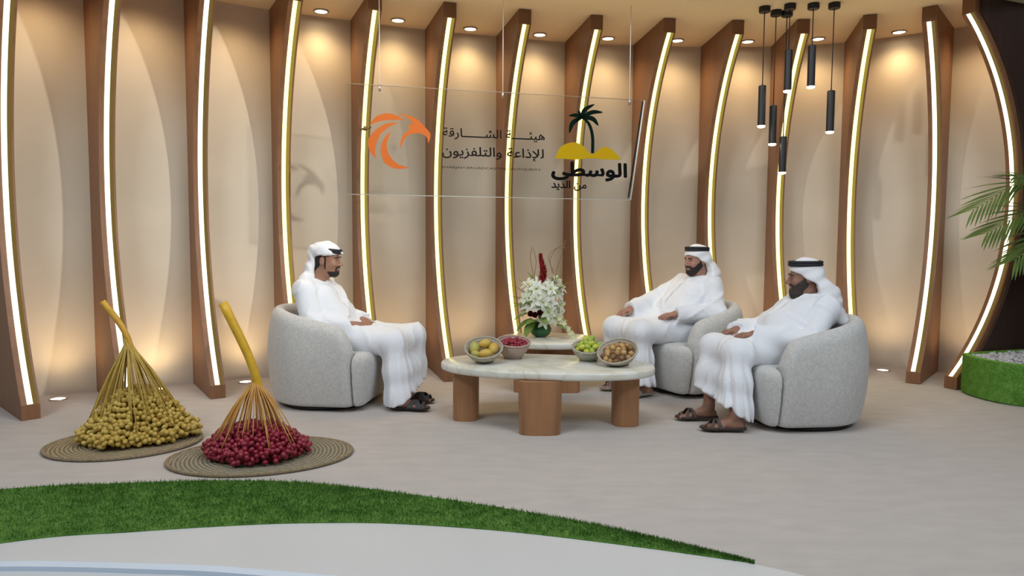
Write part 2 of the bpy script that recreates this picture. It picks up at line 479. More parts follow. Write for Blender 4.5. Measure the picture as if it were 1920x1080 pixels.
        idx = np.full(c.shape, -1, np.int32); idx[tuple(act.T)] = np.arange(len(act))
        acc = np.zeros((len(act), 3)); cnt = np.zeros(len(act))
        for a in range(3):
            for u in (0, 1):
                for v in (0, 1):
                    o0 = [0, 0, 0]; o0[(a + 1) % 3] = u; o0[(a + 2) % 3] = v; o1 = list(o0); o1[a] = 1
                    A = f[tuple((act + o0).T)]; B = f[tuple((act + o1).T)]
                    s = (A < 0) != (B < 0)
                    t = np.where(s, A / np.where(s, A - B, 1), 0)
                    P = np.array(o0, float)[None, :].repeat(len(act), 0); P[:, a] = t
                    acc[s] += P[s]; cnt[s] += 1
        V = (act + acc / cnt[:, None]) * self.vox + self.lo
        quads = []
        for a in range(3):
            b_, c_ = (a + 1) % 3, (a + 2) % 3
            s0 = [slice(1, -1)] * 3; s1 = [slice(1, -1)] * 3
            s0[a] = slice(0, -1); s1[a] = slice(1, None)
            A = ins[tuple(s0)]; B = ins[tuple(s1)]
            E = np.argwhere(A != B)
            st = A[tuple(E.T)]
            base = E + 1; base[:, a] -= 1
            def cell(db, dc):
                q = base.copy(); q[:, b_] += db; q[:, c_] += dc
                return idx[tuple(q.T)]
            q = np.stack([cell(-1, -1), cell(0, -1), cell(0, 0), cell(-1, 0)], 1)
            q[~st] = q[~st][:, ::-1]
            quads.append(q)
        Q = np.vstack(quads); Q = Q[(Q >= 0).all(1)]
        for _ in range(smooth_it):
            e = np.vstack([Q[:, [0, 1]], Q[:, [1, 2]], Q[:, [2, 3]], Q[:, [3, 0]]])
            sm = np.zeros_like(V); ct = np.zeros(len(V))
            for d in range(3):
                sm[:, d] = np.bincount(e[:, 0], V[e[:, 1], d], len(V)) + np.bincount(e[:, 1], V[e[:, 0], d], len(V))
            ct = np.bincount(e[:, 0], minlength=len(V)) + np.bincount(e[:, 1], minlength=len(V))
            V = 0.5 * V + 0.5 * sm / np.maximum(ct, 1)[:, None]
        me = bpy.data.meshes.new(name)
        me.vertices.add(len(V)); me.vertices.foreach_set('co', V.astype(np.float32).ravel())
        me.loops.add(len(Q) * 4); me.loops.foreach_set('vertex_index', Q.astype(np.int32).ravel())
        me.polygons.add(len(Q)); me.polygons.foreach_set('loop_start', np.arange(len(Q), dtype=np.int32) * 4)
        me.polygons.foreach_set('loop_total', np.full(len(Q), 4, np.int32))
        me.polygons.foreach_set('use_smooth', np.ones(len(Q), bool))
        me.update(calc_edges=True); me.validate()
        if m: me.materials.append(m)
        return link(bpy.data.objects.new(name, me), parent)
# ---------------------------------------------------------------- armchairs
M_BOUCLE = mat('grey_boucle', (0.60, 0.595, 0.575), 0.95, var=0.10, scale=60, bump=0.55, bscale=190, spec=0.1, sheen=0.25)
def armchair_meshes():
    g = Grid((-0.50, -0.50, 0.0), (0.56, 0.50, 0.84), 0.0115)
    x, y, z = g.full()
    def plan(hw, x1, rc):
        back = np.sqrt(x * x + y * y) - hw
        qx = np.maximum(x - (x1 - rc), 0); qy = np.maximum(np.abs(y) - (hw - rc), 0)
        front = np.sqrt(qx ** 2 + qy ** 2) - rc + np.minimum(np.maximum(x - (x1 - rc), np.abs(y) - (hw - rc)), 0)
        return np.where(x < 0, back, front)
    taper = 0.055 * np.clip((0.40 - z) / 0.40, 0, 1) ** 2 + 0.050 * np.clip((z - 0.40) / 0.36, 0, 1) ** 2
    ob = plan(0.425, 0.455, 0.17) + taper
    inner = plan(0.275, 0.9, 0.1)
    s = np.clip((x + 0.36) / 0.68, 0, 1)
    top = 0.768 - 0.165 * (s ** 1.1) 
    shell = smax(smax(ob, z - top, 0.10), -smax(inner, -(z - 0.30), 0.05), 0.10)
    shell = smax(shell, x - 0.330 + 0.30 * np.maximum(z - 0.44, 0), 0.07)
    shell = smax(shell, 0.035 - z, 0.03)
    gs = Grid(g.lo, g.lo + (g.n - 1) * g.vox, g.vox); gs.n = g.n; gs.ax = g.ax
    gs.f = np.broadcast_to(shell, g.n).astype(np.float32).copy()
    gs2 = Grid(g.lo, g.lo + (g.n - 1) * g.vox, g.vox); gs2.n = g.n; gs2.ax = g.ax
    seat = smax(smax(ob + 0.012, z - (0.425 - 0.05 * np.clip(-(x) / 0.3, 0, 1)), 0.075), 0.035 - z, 0.03)
    seat = smax(seat, -(shell - 0.007), 0.02)
    seat = smax(seat, -0.30 - x, 0.02)
    gs2.f = np.broadcast_to(seat, g.n).astype(np.float32).copy()
    return gs, gs2
_sh, _se = armchair_meshes()
def armchair(loc, rz, label):
    t = thing('armchair', label, 'armchair', loc, rz, 'matching tub armchairs')
    return t
c1 = armchair((-1.43, 5.375, 0), R(-6), 'pale grey boucle tub armchair of the lone man beside the red dates')
_sh.mesh('backrest', M_BOUCLE, c1, 1)
_se.mesh('seat', M_BOUCLE, c1, 1)
b = MB(); b.lathe([(0.0, 0.0), (0.33, 0.0), (0.33, 0.045), (0.0, 0.045)], 40, (0.02, 0, 0), caps=False); b.build('base', M_BLACK, c1, auto=40)
def copy_thing(src, loc, rz, label=None):
    r = src.copy(); COL.objects.link(r); r.location = loc; r.rotation_euler = (0, 0, rz)
    if label: r['label'] = label
    for ch in list(src.children):
        c = ch.copy(); COL.objects.link(c); c.parent = r
        for gch in list(ch.children):
            d = gch.copy(); COL.objects.link(d); d.parent = c
    return r
c2 = copy_thing(c1, (1.53, 5.93, 0), R(207), 'cream looking boucle tub armchair of the middle man, behind the front right armchair')
c3 = copy_thing(c1, (2.03, 4.89, 0), R(186), 'pale grey boucle tub armchair nearest the planter, under the bearded man')

# ---------------------------------------------------------------- tables
def marble(name):
    m = mat(name, (0.66, 0.66, 0.57), 0.22, col2=(0.80, 0.80, 0.74), scale=3.0, spec=0.5)
    nt = m.node_tree; bs = nt.nodes['Principled BSDF']
    src = bs.inputs['Base Color'].links[0].from_socket
    tc = nt.nodes.new('ShaderNodeTexCoord'); nz = nt.nodes.new('ShaderNodeTexNoise'); nz.inputs['Scale'].default_value = 2.2; nz.inputs['Detail'].default_value = 8; nz.inputs['Distortion'].default_value = 1.6
    nt.links.new(tc.outputs['Object'], nz.inputs['Vector'])
    mt = nt.nodes.new('ShaderNodeMath'); mt.operation = 'SUBTRACT'; mt.inputs[1].default_value = 0.5
    ab = nt.nodes.new('ShaderNodeMath'); ab.operation = 'ABSOLUTE'
    rp = nt.nodes.new('ShaderNodeValToRGB'); rp.color_ramp.elements[0].position = 0.0; rp.color_ramp.elements[0].color = (0.80, 0.77, 0.68, 1); rp.color_ramp.elements[1].position = 0.05; rp.color_ramp.elements[1].color = (1, 1, 1, 1)
    mx = nt.nodes.new('ShaderNodeMix'); mx.data_type = 'RGBA'; mx.blend_type = 'MULTIPLY'; mx.inputs[0].default_value = 0.7
    nt.links.new(nz.outputs['Fac'], mt.inputs[0]); nt.links.new(mt.outputs[0], ab.inputs[0]); nt.links.new(ab.outputs[0], rp.inputs[0])
    nt.links.new(src, mx.inputs[6]); nt.links.new(rp.outputs[0], mx.inputs[7]); nt.links.new(mx.outputs[2], bs.inputs['Base Color'])
    return m
M_STONE = marble('pale_onyx')
def slab(a, bb, z0, z1, seed, irr, n=96):
    rr = np.random.default_rng(seed); ph = rr.uniform(0, 6.28, 5)
    def ring(k, z):
        o = []
        for i in range(n):
            t = 2 * PI * i / n
            q = 1 + irr * (math.sin(2 * t + ph[0]) + 0.5 * math.sin(3 * t + ph[1]) + 0.3 * math.sin(5 * t + ph[2]))
            e = 0.9
            c, s = math.cos(t), math.sin(t)
            o.append(((a * q - k) * math.copysign(abs(c) ** e, c), (bb * q - k) * math.copysign(abs(s) ** e, s), z))
        return o
    b = MB()
    b.loft([ring(0.02, z0), ring(0.004, z0 + 0.006), ring(0.0, z0 + 0.016), ring(0.0, z1 - 0.014), ring(0.004, z1 - 0.005), ring(0.014, z1)], True, True)
    return b
def column(cx, cy, a0, a1, bb, z1, rz=0.0):
    """tapered stadium shaped column, half widths a0 at the floor, a1 at the top"""
    n = 40; rings = []
    for z, q in ((0.0, 0.0), (0.004, 0.5), (z1, 1.0)):
        a = a0 + (a1 - a0) * q; r = []
        for i in range(n):
            t = 2 * PI * i / n; c, s = math.cos(t), math.sin(t); e = 0.62
            px = a * math.copysign(abs(c) ** e, c); py = bb * math.copysign(abs(s) ** e, s)
            r.append((cx + px * math.cos(rz) - py * math.sin(rz), cy + px * math.sin(rz) + py * math.cos(rz), z))
        rings.append(r)
    return MB().loft(rings, True, True)
t1 = thing('coffee_table', 'large oval pale stone coffee table holding four fruit baskets', 'coffee table', (0.24, 4.83, 0), R(-9))
slab(0.735, 0.375, 0.345, 0.40, 3, 0.010).build('tabletop', M_STONE, t1, auto=50)
M9 = Matrix.Rotation(R(9), 3, 'Z')
for cx, cy, a0, a1, bb, rz in ((-0.317, 4.86, 0.088, 0.090, 0.10, 0), (0.777, 4.74, 0.088, 0.090, 0.10, 0), (0.185, 4.50, 0.127, 0.142, 0.085, 0)):
    v = M9 @ Vector((cx - 0.24, cy - 4.83, 0))
    column(v.x, v.y, a0, a1, bb, 0.347, R(9) + rz).build('leg', M_WOODL, t1, auto=50)
t2 = thing('side_table', 'smaller pale stone table carrying the flower vase, behind the coffee table', 'side table', (0.30, 5.87, 0), 0)
slab(0.40, 0.34, 0.375, 0.43, 8, 0.008).build('tabletop', M_STONE, t2, auto=50)
for cx, cy in ((-0.185, -0.12), (0.165, -0.12), (0.0, 0.2)):
    column(cx, cy, 0.095, 0.10, 0.075, 0.377).build('leg', M_WOODL, t2, auto=50)

# ---------------------------------------------------------------- pendant lamps
for k, (cx, cy, z0, z1, lab) in enumerate([
        (2.155, 6.193, 1.25 + (450 - 238) / 1320 * 6.19, 0.345, 'black cylinder pendant hanging far left of its cluster'),
        (2.29, 6.289, 1.25 + (450 - 271) / 1320 * 6.29, 0.335, 'black cylinder pendant, second lowest of the cluster, below the slim fin'),
        (2.39, 6.302, 1.25 + (450 - 323) / 1320 * 6.30, 0.315, 'black cylinder pendant hanging lowest of the cluster'),
        (2.345, 6.121, 1.25 + (450 - 174) / 1320 * 6.12, 0.345, 'black cylinder pendant in the middle top of the cluster, partly over a fin'),
        (2.536, 6.104, 1.25 + (450 - 166) / 1320 * 6.10, 0.345, 'black cylinder pendant hanging highest of the cluster'),
        (2.705, 6.088, 1.25 + (450 - 248) / 1320 * 6.09, 0.345, 'black cylinder pendant hanging far right of its cluster')]):
    t = thing('pendant_lamp', lab, 'pendant lamp', (cx, cy, z0), 0, 'cluster of black pendant lamps')
    r = 0.032
    b = MB(); b.lathe([(r - 0.006, 0.012), (r, 0.0), (r, z1 - 0.004), (r - 0.004, z1), (0.006, z1 + 0.002), (0.005, z1 + 0.02)], 28, caps=False); b.build('shade', M_BLACK, t, auto=40)
    b = MB(); b.lathe([(0.001, -0.016), (0.024, -0.012), (0.033, -0.003), (0.031, 0.008), (0.001, 0.010)], 24, caps=False); b.build('diffuser', M_LAMP, t)
    b = MB(); b.tube([(0, 0, z1), (0, 0, H - z0 - 0.03)], 0.0042, 6); b.build('cord', M_BLACK, t)
    b = MB(); b.lathe([(0.001, H - z0 - 0.045), (0.045, H - z0 - 0.045), (0.048, H - z0 - 0.04), (0.048, H - z0), (0.001, H - z0)], 28, caps=False); b.build('ceiling_mount', M_BLACK, t, auto=40)
# ---------------------------------------------------------------- people
M_ROBE = mat('white_cotton', (0.79, 0.81, 0.85), 0.9, bump=0.12, bscale=90, spec=0.1, sheen=0.2)
M_HEADCLOTH = mat('white_head_cloth', (0.80, 0.805, 0.83), 0.9, bump=0.12, bscale=120, spec=0.1)
M_AGAL = mat('black_cord', (0.012, 0.012, 0.018), 0.7, bump=0.4, bscale=160)
M_HAIR = mat('black_hair', (0.018, 0.012, 0.010), 0.7, bump=0.5, bscale=260)
M_BEARD3 = mat('dark_brown_beard', (0.036, 0.026, 0.022), 0.8, bump=0.5, bscale=260, col2=(0.062, 0.047, 0.040), scale=60)
M_EYE = mat('eye_white', (0.26, 0.21, 0.19), 0.4)
M_IRIS = mat('dark_iris', (0.02, 0.012, 0.008), 0.2)
M_LIP = mat('lip', (0.30, 0.12, 0.10), 0.5)
def skin(name, c):
    return mat(name, c, 0.55, var=0.08, scale=30, bump=0.06, bscale=300, spec=0.35, sss=0.06)

def hand(g, w, d, up, thumb, curl=0.5, spread=1.0, s=1.0):
    """palm, four fingers of their own length and a thumb; w wrist, d finger direction, up = back of the hand"""
    w = Vector(w); d = Vector(d).normalized(); up = Vector(up); up = (up - d * up.dot(d)).normalized(); sd = d.cross(up) * thumb   # sd points to the thumb
    M = Matrix((d, sd, up)).transposed()
    P = lambda a, b_, c_: w + (d * a + sd * b_ + up * c_) * s
    g.cone(P(-0.03, 0, 0), P(0.02, 0, 0), 0.026 * s, 0.026 * s, 0.02)
    g.rbox(P(0.050, 0.0, 0.0), (0.044 * s, 0.040 * s, 0.0135 * s), 0.012 * s, 0.018, M)
    for k, (b_, ln, a0) in enumerate(((0.031, 0.070, 0.090), (0.010, 0.078, 0.094), (-0.011, 0.073, 0.091), (-0.032, 0.058, 0.084))):
        c1 = curl * (0.55 + 0.10 * k); c2 = curl * (1.15 + 0.12 * k)
        p0 = P(a0 - 0.015, b_, 0.002)
        e1 = d * math.cos(c1) - up * math.sin(c1) + sd * (0.10 * spread * (b_ / 0.03))
        p1 = p0 + e1 * (ln * 0.5 * s)
        e2 = d * math.cos(c2) - up * math.sin(c2) + sd * (0.06 * spread * (b_ / 0.03))
        p2 = p1 + e2 * (ln * 0.48 * s)
        g.cone(p0, p1, 0.0095 * s, 0.0088 * s, 0.004); g.cone(p1, p2, 0.0088 * s, 0.0074 * s, 0.003)
    t0 = P(0.020, 0.030, -0.004); t1 = P(0.050, 0.056, -0.012); t2 = P(0.080, 0.054, -0.018)
    g.cone(t0, t1, 0.015 * s, 0.0115 * s, 0.012); g.cone(t1, t2, 0.0112 * s, 0.0088 * s, 0.004)

def head_prims(g, Hp, M, fat=0.0):
    """Hp(x, y, z) maps head coordinates (x to the face, z up, origin between the ears) to the body's space"""
    g.ell(Hp(-0.015, 0, 0.038), (0.097 + fat, 0.077 + fat, 0.086 + fat), 0.02, M)
    g.ell(Hp(0.030, 0, -0.030), (0.066 + fat, 0.062 + fat, 0.088 + fat), 0.035, M)
    g.ell(Hp(0.010, 0, -0.050), (0.062 + fat, 0.060 + fat, 0.050 + fat), 0.03, M)
    g.ell(Hp(0.064, 0, -0.098), (0.026 + fat, 0.032 + fat, 0.022 + fat), 0.035, M)
def face_prims(g, Hp, M):
    g.cone(Hp(0.086, -0.030, 0.022), Hp(0.086, 0.030, 0.022), 0.010, 0.010, 0.02)
    for sy in (-1, 1):
        g.ell(Hp(0.100, sy * 0.031, 0.003), (0.014, 0.017, 0.010), 0.012, M, 's')
        g.ell(Hp(0.066, sy * 0.040, -0.030), (0.024, 0.020, 0.022), 0.02, M)
        g.ell(Hp(-0.008, sy * 0.080, -0.008), (0.020, 0.009, 0.032), 0.008, M)
        g.ell(Hp(-0.002, sy * 0.090, -0.006), (0.010, 0.006, 0.018), 0.006, M, 's')
        g.ell(Hp(0.104, sy * 0.012, -0.036), (0.011, 0.008, 0.008), 0.008, M)
    g.cone(Hp(0.092, 0, 0.012), Hp(0.117, 0, -0.030), 0.0075, 0.0115, 0.012)
    g.cone(Hp(0.092, -0.016, -0.059), Hp(0.092, 0.016, -0.059), 0.0065, 0.0065, 0.006)
    g.cone(Hp(0.089, -0.014, -0.071), Hp(0.089, 0.014, -0.071), 0.0075, 0.0075, 0.006)

def foot(g, heel, toe, side):
    heel = Vector(heel); toe = Vector(toe); d = (toe - heel); L = d.length; d.normalize(); s = Vector((-d.y, d.x, 0)) * side   # s points to the big toe
    up = Vector((0, 0, 1))
    P = lambda a, b_, c_: heel + d * (a * L) + s * b_ + up * c_
    g.cone(P(0.10, 0, 0.032), P(0.32, 0, 0.040), 0.030, 0.034, 0.02)
    g.cone(P(0.30, 0.004, 0.045), P(0.68, 0.004, 0.024), 0.035, 0.022, 0.03)
    g.cone(P(0.55, -0.020, 0.020), P(0.72, -0.022, 0.018), 0.020, 0.018, 0.02)
    for k, (b_, a1, r) in enumerate(((0.030, 0.98, 0.0125), (0.011, 0.97, 0.0095), (-0.006, 0.94, 0.009), (-0.021, 0.90, 0.0085), (-0.035, 0.85, 0.0085))):
        g.cone(P(0.70, b_ * 0.85, 0.018), P(a1 - 0.03, b_, 0.012), r * 1.15, r, 0.008)

def sandal(root, name_side, heel, toe, m, style):
    heel = Vector(heel); toe = Vector(toe); d = (toe - heel); L = d.length; d.normalize(); s = Vector((-d.y, d.x, 0))
    P = lambda a, b_, c_: heel + d * (a * L) + s * b_ + Vector((0, 0, c_))
    outl = [(-0.05, 0.0), (-0.03, 0.026), (0.15, 0.037), (0.45, 0.038), (0.72, 0.050), (0.90, 0.048), (1.03, 0.026), (1.07, 0.0)]
    ring = outl + [(a, -w) for a, w in outl[-2:0:-1]]
    rs = []
    for z, q in ((0.001, 0.94), (0.006, 1.0), (0.016, 1.0), (0.019, 0.95)):
        rs.append([P(0.5 + (a - 0.5) * q, w * q, z) for a, w in ring])
    sd = MB().loft(rs, True, True).build('sandal', m, root, auto=50)
    def strap(a0, w0, a1, w1, hgt, wd):
        pts = []
        for i in range(13):
            t = i / 12
            pts.append(P(a0 + (a1 - a0) * t, w0 + (w1 - w0) * t, 0.012 + hgt * math.sin(PI * t) ** 0.8))
        q = MB(); rings = []
        for i, p in enumerate(pts):
            t = (pts[min(i + 1, 12)] - pts[max(i - 1, 0)]).normalized()
            nn = t.cross(d).normalized()
            rings.append([p + d * wd * e + nn * f for e, f in ((-0.5, 0), (0.5, 0), (0.5, 0.005), (-0.5, 0.005))])
        q.loft(rings, True, True); return q.build('strap', m, sd, auto=50)
    if style == 'cross':
        strap(0.50, 0.046, 0.80, -0.050, 0.050, 0.040); strap(0.80, 0.052, 0.50, -0.046, 0.052, 0.040); strap(0.88, 0.046, 0.90, -0.046, 0.036, 0.022)
        strap(0.12, 0.042, 0.12, -0.042, 0.072, 0.022)
    else:
        strap(0.58, 0.046, 0.80, -0.046, 0.056, 0.022); strap(0.80, 0.050, 0.62, -0.046, 0.052, 0.016)
        q = MB(); q.tube([P(0.97, 0.018 * style_sign(style), 0.012), P(0.93, 0.018 * style_sign(style), 0.030), P(0.84, 0.010 * style_sign(style), 0.045)], 0.005, 8); q.build('toe_loop', m, sd)
    return sd
def style_sign(s): return 1 if s.endswith('l') else -1

def person(P):
    root = thing('person', P['label'], 'person', (P['at'][0], P['at'][1], 0), R(P['head_dir']), 'seated men in white robes')
    J = {k: Vector(v) for k, v in P['J'].items()}
    sk = skin('skin', P['skin'])
    HM = (Matrix.Rotation(R(P.get('yaw', 0)), 3, 'Z') @ Matrix.Rotation(R(P.get('pitch', 0)), 3, 'Y') @ Matrix.Rotation(R(P.get('roll', 0)), 3, 'X'))
    hs = P.get('hs', 1.0)
    Hp = lambda x, y, z: J['head'] + HM @ (Vector((x, y, z)) * hs)
    # ---- body: one continuous skin surface
    g = Grid((-0.45, -0.46, -0.002), (0.85, 0.46, J['head'].z + 0.17), 0.0048)
    mid = (J['sl'] + J['sr']) / 2; pel = (J['hl'] + J['hr']) / 2
    g.ell(pel, (0.12, 0.155, 0.10), 0.03)
    for sy in (-1, 1):
        o = Vector((0, sy * 0.06, 0))
        g.chain([pel + o, (pel * 0.5 + mid * 0.5) + o, mid + o * 1.1 + Vector((0, 0, -0.05))], [0.10, 0.105, 0.10], 0.06)
    g.cone(J['sl'], J['sr'], 0.065, 0.065, 0.05)
    g.chain([mid + Vector((0, 0, 0.02)), Hp(-0.022, 0, -0.085), Hp(-0.02, 0, -0.03)], [0.066, 0.056, 0.055], 0.03)
    for a in 'lr':
        g.chain([J['h' + a], J['k' + a]], [0.085, 0.058], 0.05); g.chain([J['k' + a], J['k' + a] * 0.6 + J['a' + a] * 0.4, J['a' + a]], [0.056, 0.053, 0.036], 0.02)
        g.chain([J['s' + a], J['e' + a], J['w' + a]], [0.055, 0.042, 0.027], 0.02)
        foot(g, J['heel' + a], J['toe' + a], 1 if a == 'r' else -1)
        g.cone(J['a' + a], J['heel' + a] + (J['toe' + a] - J['heel' + a]) * 0.22 + Vector((0, 0, 0.045)), 0.036, 0.034, 0.02)
        hd = P['hand' + a]
        hand(g, J['w' + a], hd[0], hd[1], hd[2], hd[3])
    head_prims(g, Hp, HM); face_prims(g, Hp, HM)
    body = g.mesh('body', sk, root, 1)
    # ---- eyes, brows
    for sy in (-1, 1):
        q = MB(); q.ball(Hp(0.0800, sy * 0.031, 0.003), 0.0100 * hs, 12, 8); e = q.build('eye', M_EYE, root)
        q = MB(); q.ball(Hp(0.0835, sy * 0.0315, 0.003), 0.0072 * hs, 10, 7); q.build('iris', M_IRIS, e)
        q = MB(); q.tube([Hp(0.097, sy * 0.014, 0.021), Hp(0.096, sy * 0.030, 0.027), Hp(0.083, sy * 0.048, 0.021)], [0.0045, 0.0055, 0.003], 8); q.build('eyebrow', M_HAIR, root)
    # ---- beard and hair: the head grown by a few millimetres, kept where hair grows
    def local(x, y, z):
        dx, dy, dz = x - J['head'].x, y - J['head'].y, z - J['head'].z
        Mi = HM.transposed()
        return tuple((Mi[i][0] * dx + Mi[i][1] * dy + Mi[i][2] * dz) / hs for i in range(3))
    gb = Grid(J['head'] - Vector((0.16, 0.13, 0.22)), J['head'] + Vector((0.16, 0.13, 0.16)), 0.0033)
    head_prims(gb, Hp, HM, P.get('beard_t', 0.005))
    gb.cone(Hp(0.092, -0.022, -0.049), Hp(0.092, 0.022, -0.049), 0.008, 0.008, 0.01)
    if P.get('beard_long'):
        gb.ell(Hp(0.060, 0, -0.122), (0.042, 0.044, 0.040), 0.03, HM)
    bfn = P['beard']
    gb.keep(lambda x, y, z: bfn(*local(x, y, z)), 0.006)
    gb.mesh('beard', P.get('beard_m', M_HAIR), root, 1)
    q = MB(); q.ball((0, 0, 0), (0.006, 0.020, 0.0075), 12, 8, HM); 
    q.v = [tuple(Vector(v) + Hp(0.094, 0, -0.0655)) for v in q.v]; q.build('lips', M_LIP, root)
    if P.get('hair'):
        gh = Grid(J['head'] - Vector((0.16, 0.13, 0.22)), J['head'] + Vector((0.16, 0.13, 0.16)), 0.0033)
        head_prims(gh, Hp, HM, 0.007)
        gh.cone(Hp(-0.055, 0, -0.03), Hp(-0.055, 0, -0.085), 0.052, 0.045, 0.03)
        hfn = P['hair']
        gh.keep(lambda x, y, z: hfn(*local(x, y, z)), 0.006)
        gh.mesh('hair', M_HAIR, root, 1)
    # ---- robe
    g = Grid((-0.48, -0.50, 0.015), (0.86, 0.50, J['head'].z + 0.02), 0.0072)
    bt = P.get('belly', 0.0)
    for sy in (-1, 1):
        o = Vector((0, sy * 0.065, 0))
        g.chain([pel + o, pel * 0.62 + mid * 0.38 + o + Vector((0.02 + bt, 0, 0)), mid * 0.75 + pel * 0.25 + o * 1.15 + Vector((0.012, 0, 0)), mid + o * 1.1 + Vector((0, 0, -0.045))], [0.135, 0.130 + bt * 0.5, 0.122, 0.105], 0.07)
    g.ell(pel + Vector((-0.03, 0, -0.01)), (0.16, 0.19, 0.115), 0.05)
    g.cone(J['sl'] + Vector((0, 0, -0.005)), J['sr'] + Vector((0, 0, -0.005)), 0.078, 0.078, 0.05)
    g.cone(mid + Vector((-0.005, 0, 0.03)), mid + Vector((0.012, 0, 0.085)), 0.092, 0.070, 0.04, clip=-0.01)
    for a in 'lr':
        fd = (J['w' + a] - J['e' + a]).normalized()
        g.cone(J['s' + a], J['e' + a], 0.076, 0.068, 0.03)
        g.cone(J['e' + a], J['w' + a] + fd * P.get('cuff', -0.005), 0.070, 0.062, 0.018, clip=-0.0)
    for a in 'lr':
        hem = P['hem' + a]
        g.cone(J['h' + a], J['k' + a] + Vector((0, 0, 0.004)), 0.112, 0.086, 0.07)
        g.chain([J['k' + a], J['k' + a] * 0.45 + Vector(hem) * 0.55, Vector(hem) + Vector((0, 0, -0.10))], [0.086, 0.098, 0.118], 0.04)
    kc = (J['kl'] + J['kr']) / 2; hc = (Vector(P['heml']) + Vector(P['hemr'])) / 2
    g.cone(pel + Vector((0.06, 0, 0.0)), kc + Vector((-0.03, 0, -0.005)), 0.105, 0.078, 0.09)
    g.chain([kc + Vector((-0.03, 0, -0.03)), hc + Vector((-0.0, 0, -0.10))], [0.070, 0.105], 0.07)
    g.cone(J['kl'] + Vector((-0.02, 0, -0.006)), J['kr'] + Vector((-0.02, 0, -0.006)), 0.078, 0.078, 0.05)
    ml, mr = (J['kl'] + Vector(P['heml'])) / 2, (J['kr'] + Vector(P['hemr'])) / 2
    g.cone(ml, mr, 0.085, 0.085, 0.05); g.cone(Vector(P['heml']), Vector(P['hemr']), 0.100, 0.100, 0.05)
    for wa, wb, ra, rb in P.get('web', ()): g.cone(wa, wb, ra, rb, 0.05)
    hp = P['hemplane']
    g.keep(lambda x, y, z: (hp[0] + hp[1] * x + hp[2] * y - z), 0.008)
    ph = P.get('seed', 0.0)
    kz = min(J['kl'].z, J['kr'].z)
    def crease(p, k=3.0):
        return (1 - np.abs(np.sin(p))) ** k
    def folds(x, y, z):
        low = np.clip((kz + 0.03 - z) / 0.22, 0, 1) * np.clip((x - 0.10) / 0.15, 0, 1)
        th = np.arctan2(y - hc.y, x - hc.x + 0.06)
        v = low * (0.026 * crease(3.5 * th + 0.8 * np.sin(2 * th + ph) + 1.2 * (z - kz) + ph, 2.2) + 0.012 * crease(7.5 * th + 1.1 * np.sin(3 * th + ph) - 1.5 * z + ph * 2) + 0.004 * np.sin(19 * th + 8 * z + ph))
        lap = np.clip((0.70 - z) / 0.06, 0, 1) * np.clip((z - kz + 0.08) / 0.08, 0, 1) * np.clip((x + 0.02) / 0.1, 0, 1)
        v = v + lap * (-0.010 * crease(9 * (y + 0.25 * x) + 0.9 * np.sin(11 * x + ph) + ph, 4) - 0.010 * crease(13 * (0.8 * x - 0.6 * np.abs(y)) + 1.4 * np.sin(8 * y + ph), 5))
        up = np.clip((z - 0.60) / 0.06, 0, 1)
        v = v + up * (-0.014 * crease(10 * (0.70 * z - 0.95 * np.abs(y) + 0.2 * x) + 1.3 * np.sin(8 * y + 6 * z + ph) + ph, 4) - 0.012 * crease(9 * (x + 0.8 * z + 0.35 * y) + 1.5 * np.sin(7 * z - 8 * y + 2 * ph) + 2 * ph, 4)
                      - 0.008 * crease(16 * (0.9 * z + 0.2 * np.abs(y) - 0.6 * x) + 2.0 * np.sin(9 * y + 5 * x + ph), 5) + 0.004)
        return v - 0.004
    g.bend(folds)
    robe = g.mesh('robe', M_ROBE, root, 3)
    # placket seam down the chest
    pts = []
    for t in np.linspace(0.0, 1.0, 12):
        o = pel * (0.55 * t) + mid * (1 - 0.55 * t) + Vector((0, 0.0, 0.03 * (1 - t)))
        pts.append(Vector(g.surf(o, (1, P.get('placket', 0.0), 0.35))) + Vector((0.002, 0, 0)))
    MB().tube(pts, 0.0035, 6).build('placket', M_PLACKET, root)
    q = MB(); nb_ = mid + Vector((0.006, 0, 0.072))
    q.torus(0.069, 0.009, (0, 0, 0), 32, 8); tilt = Matrix.Rotation(R(14), 3, 'Y')
    q.v = [tuple(tilt @ Vector(v) + nb_) for v in q.v]; q.build('collar', M_ROBE, root)
    # ---- headdress
    gg = Grid(Vector((J['head'].x - 0.36, -0.30, J['head'].z - 0.42)), Vector((J['head'].x + 0.17, 0.30, J['head'].z + 0.19)), 0.0055)
    P['cloth'](gg, Hp, HM, J, mid)
    gg.mesh('head_cloth', M_HEADCLOTH, root, 1)
    if P.get('agal'):
        tz, tx, tt, rx, ry, rr = P['agal']
        q = MB()
        q.torus(1.0, 0, (0, 0, 0), 4, 3); q.v = []; q.f = []
        for dz in (-0.0085, 0.0085):
            q.torus(1.0, rr, (0, 0, dz), 48, 8, 1.0, 1.0)
        T = Matrix.Rotation(R(tt), 3, 'Y')
        vs = []
        for v in q.v:
            v = Vector(v); a = math.atan2(v.y, v.x); ra = math.hypot(v.x, v.y) - 1.0
            vs.append(tuple(Hp(*(T @ Vector(((rx + ra) * math.cos(a), (ry + ra) * math.sin(a), v.z)) + Vector((tx, 0, tz))))))
        q.v = vs
        q.build('head_ring', M_AGAL, root)
    # ---- sandals
    for a in 'lr':
        sandal(root, a, J['heel' + a], J['toe' + a], P['sandal_m'], P['sandal'] if P['sandal'] == 'cross' else P['sandal'] + a)
    return root

M_PLACKET = mat('seam_grey', (0.55, 0.56, 0.60), 0.9)  # plain light grey of the placket seam
M_SANDAL1 = mat('black_leather', (0.020, 0.016, 0.018), 0.55)
M_SANDAL2 = mat('grey_leather', (0.30, 0.27, 0.25), 0.6)
M_SANDAL3 = mat('dark_brown_leather', (0.045, 0.026, 0.020), 0.5)

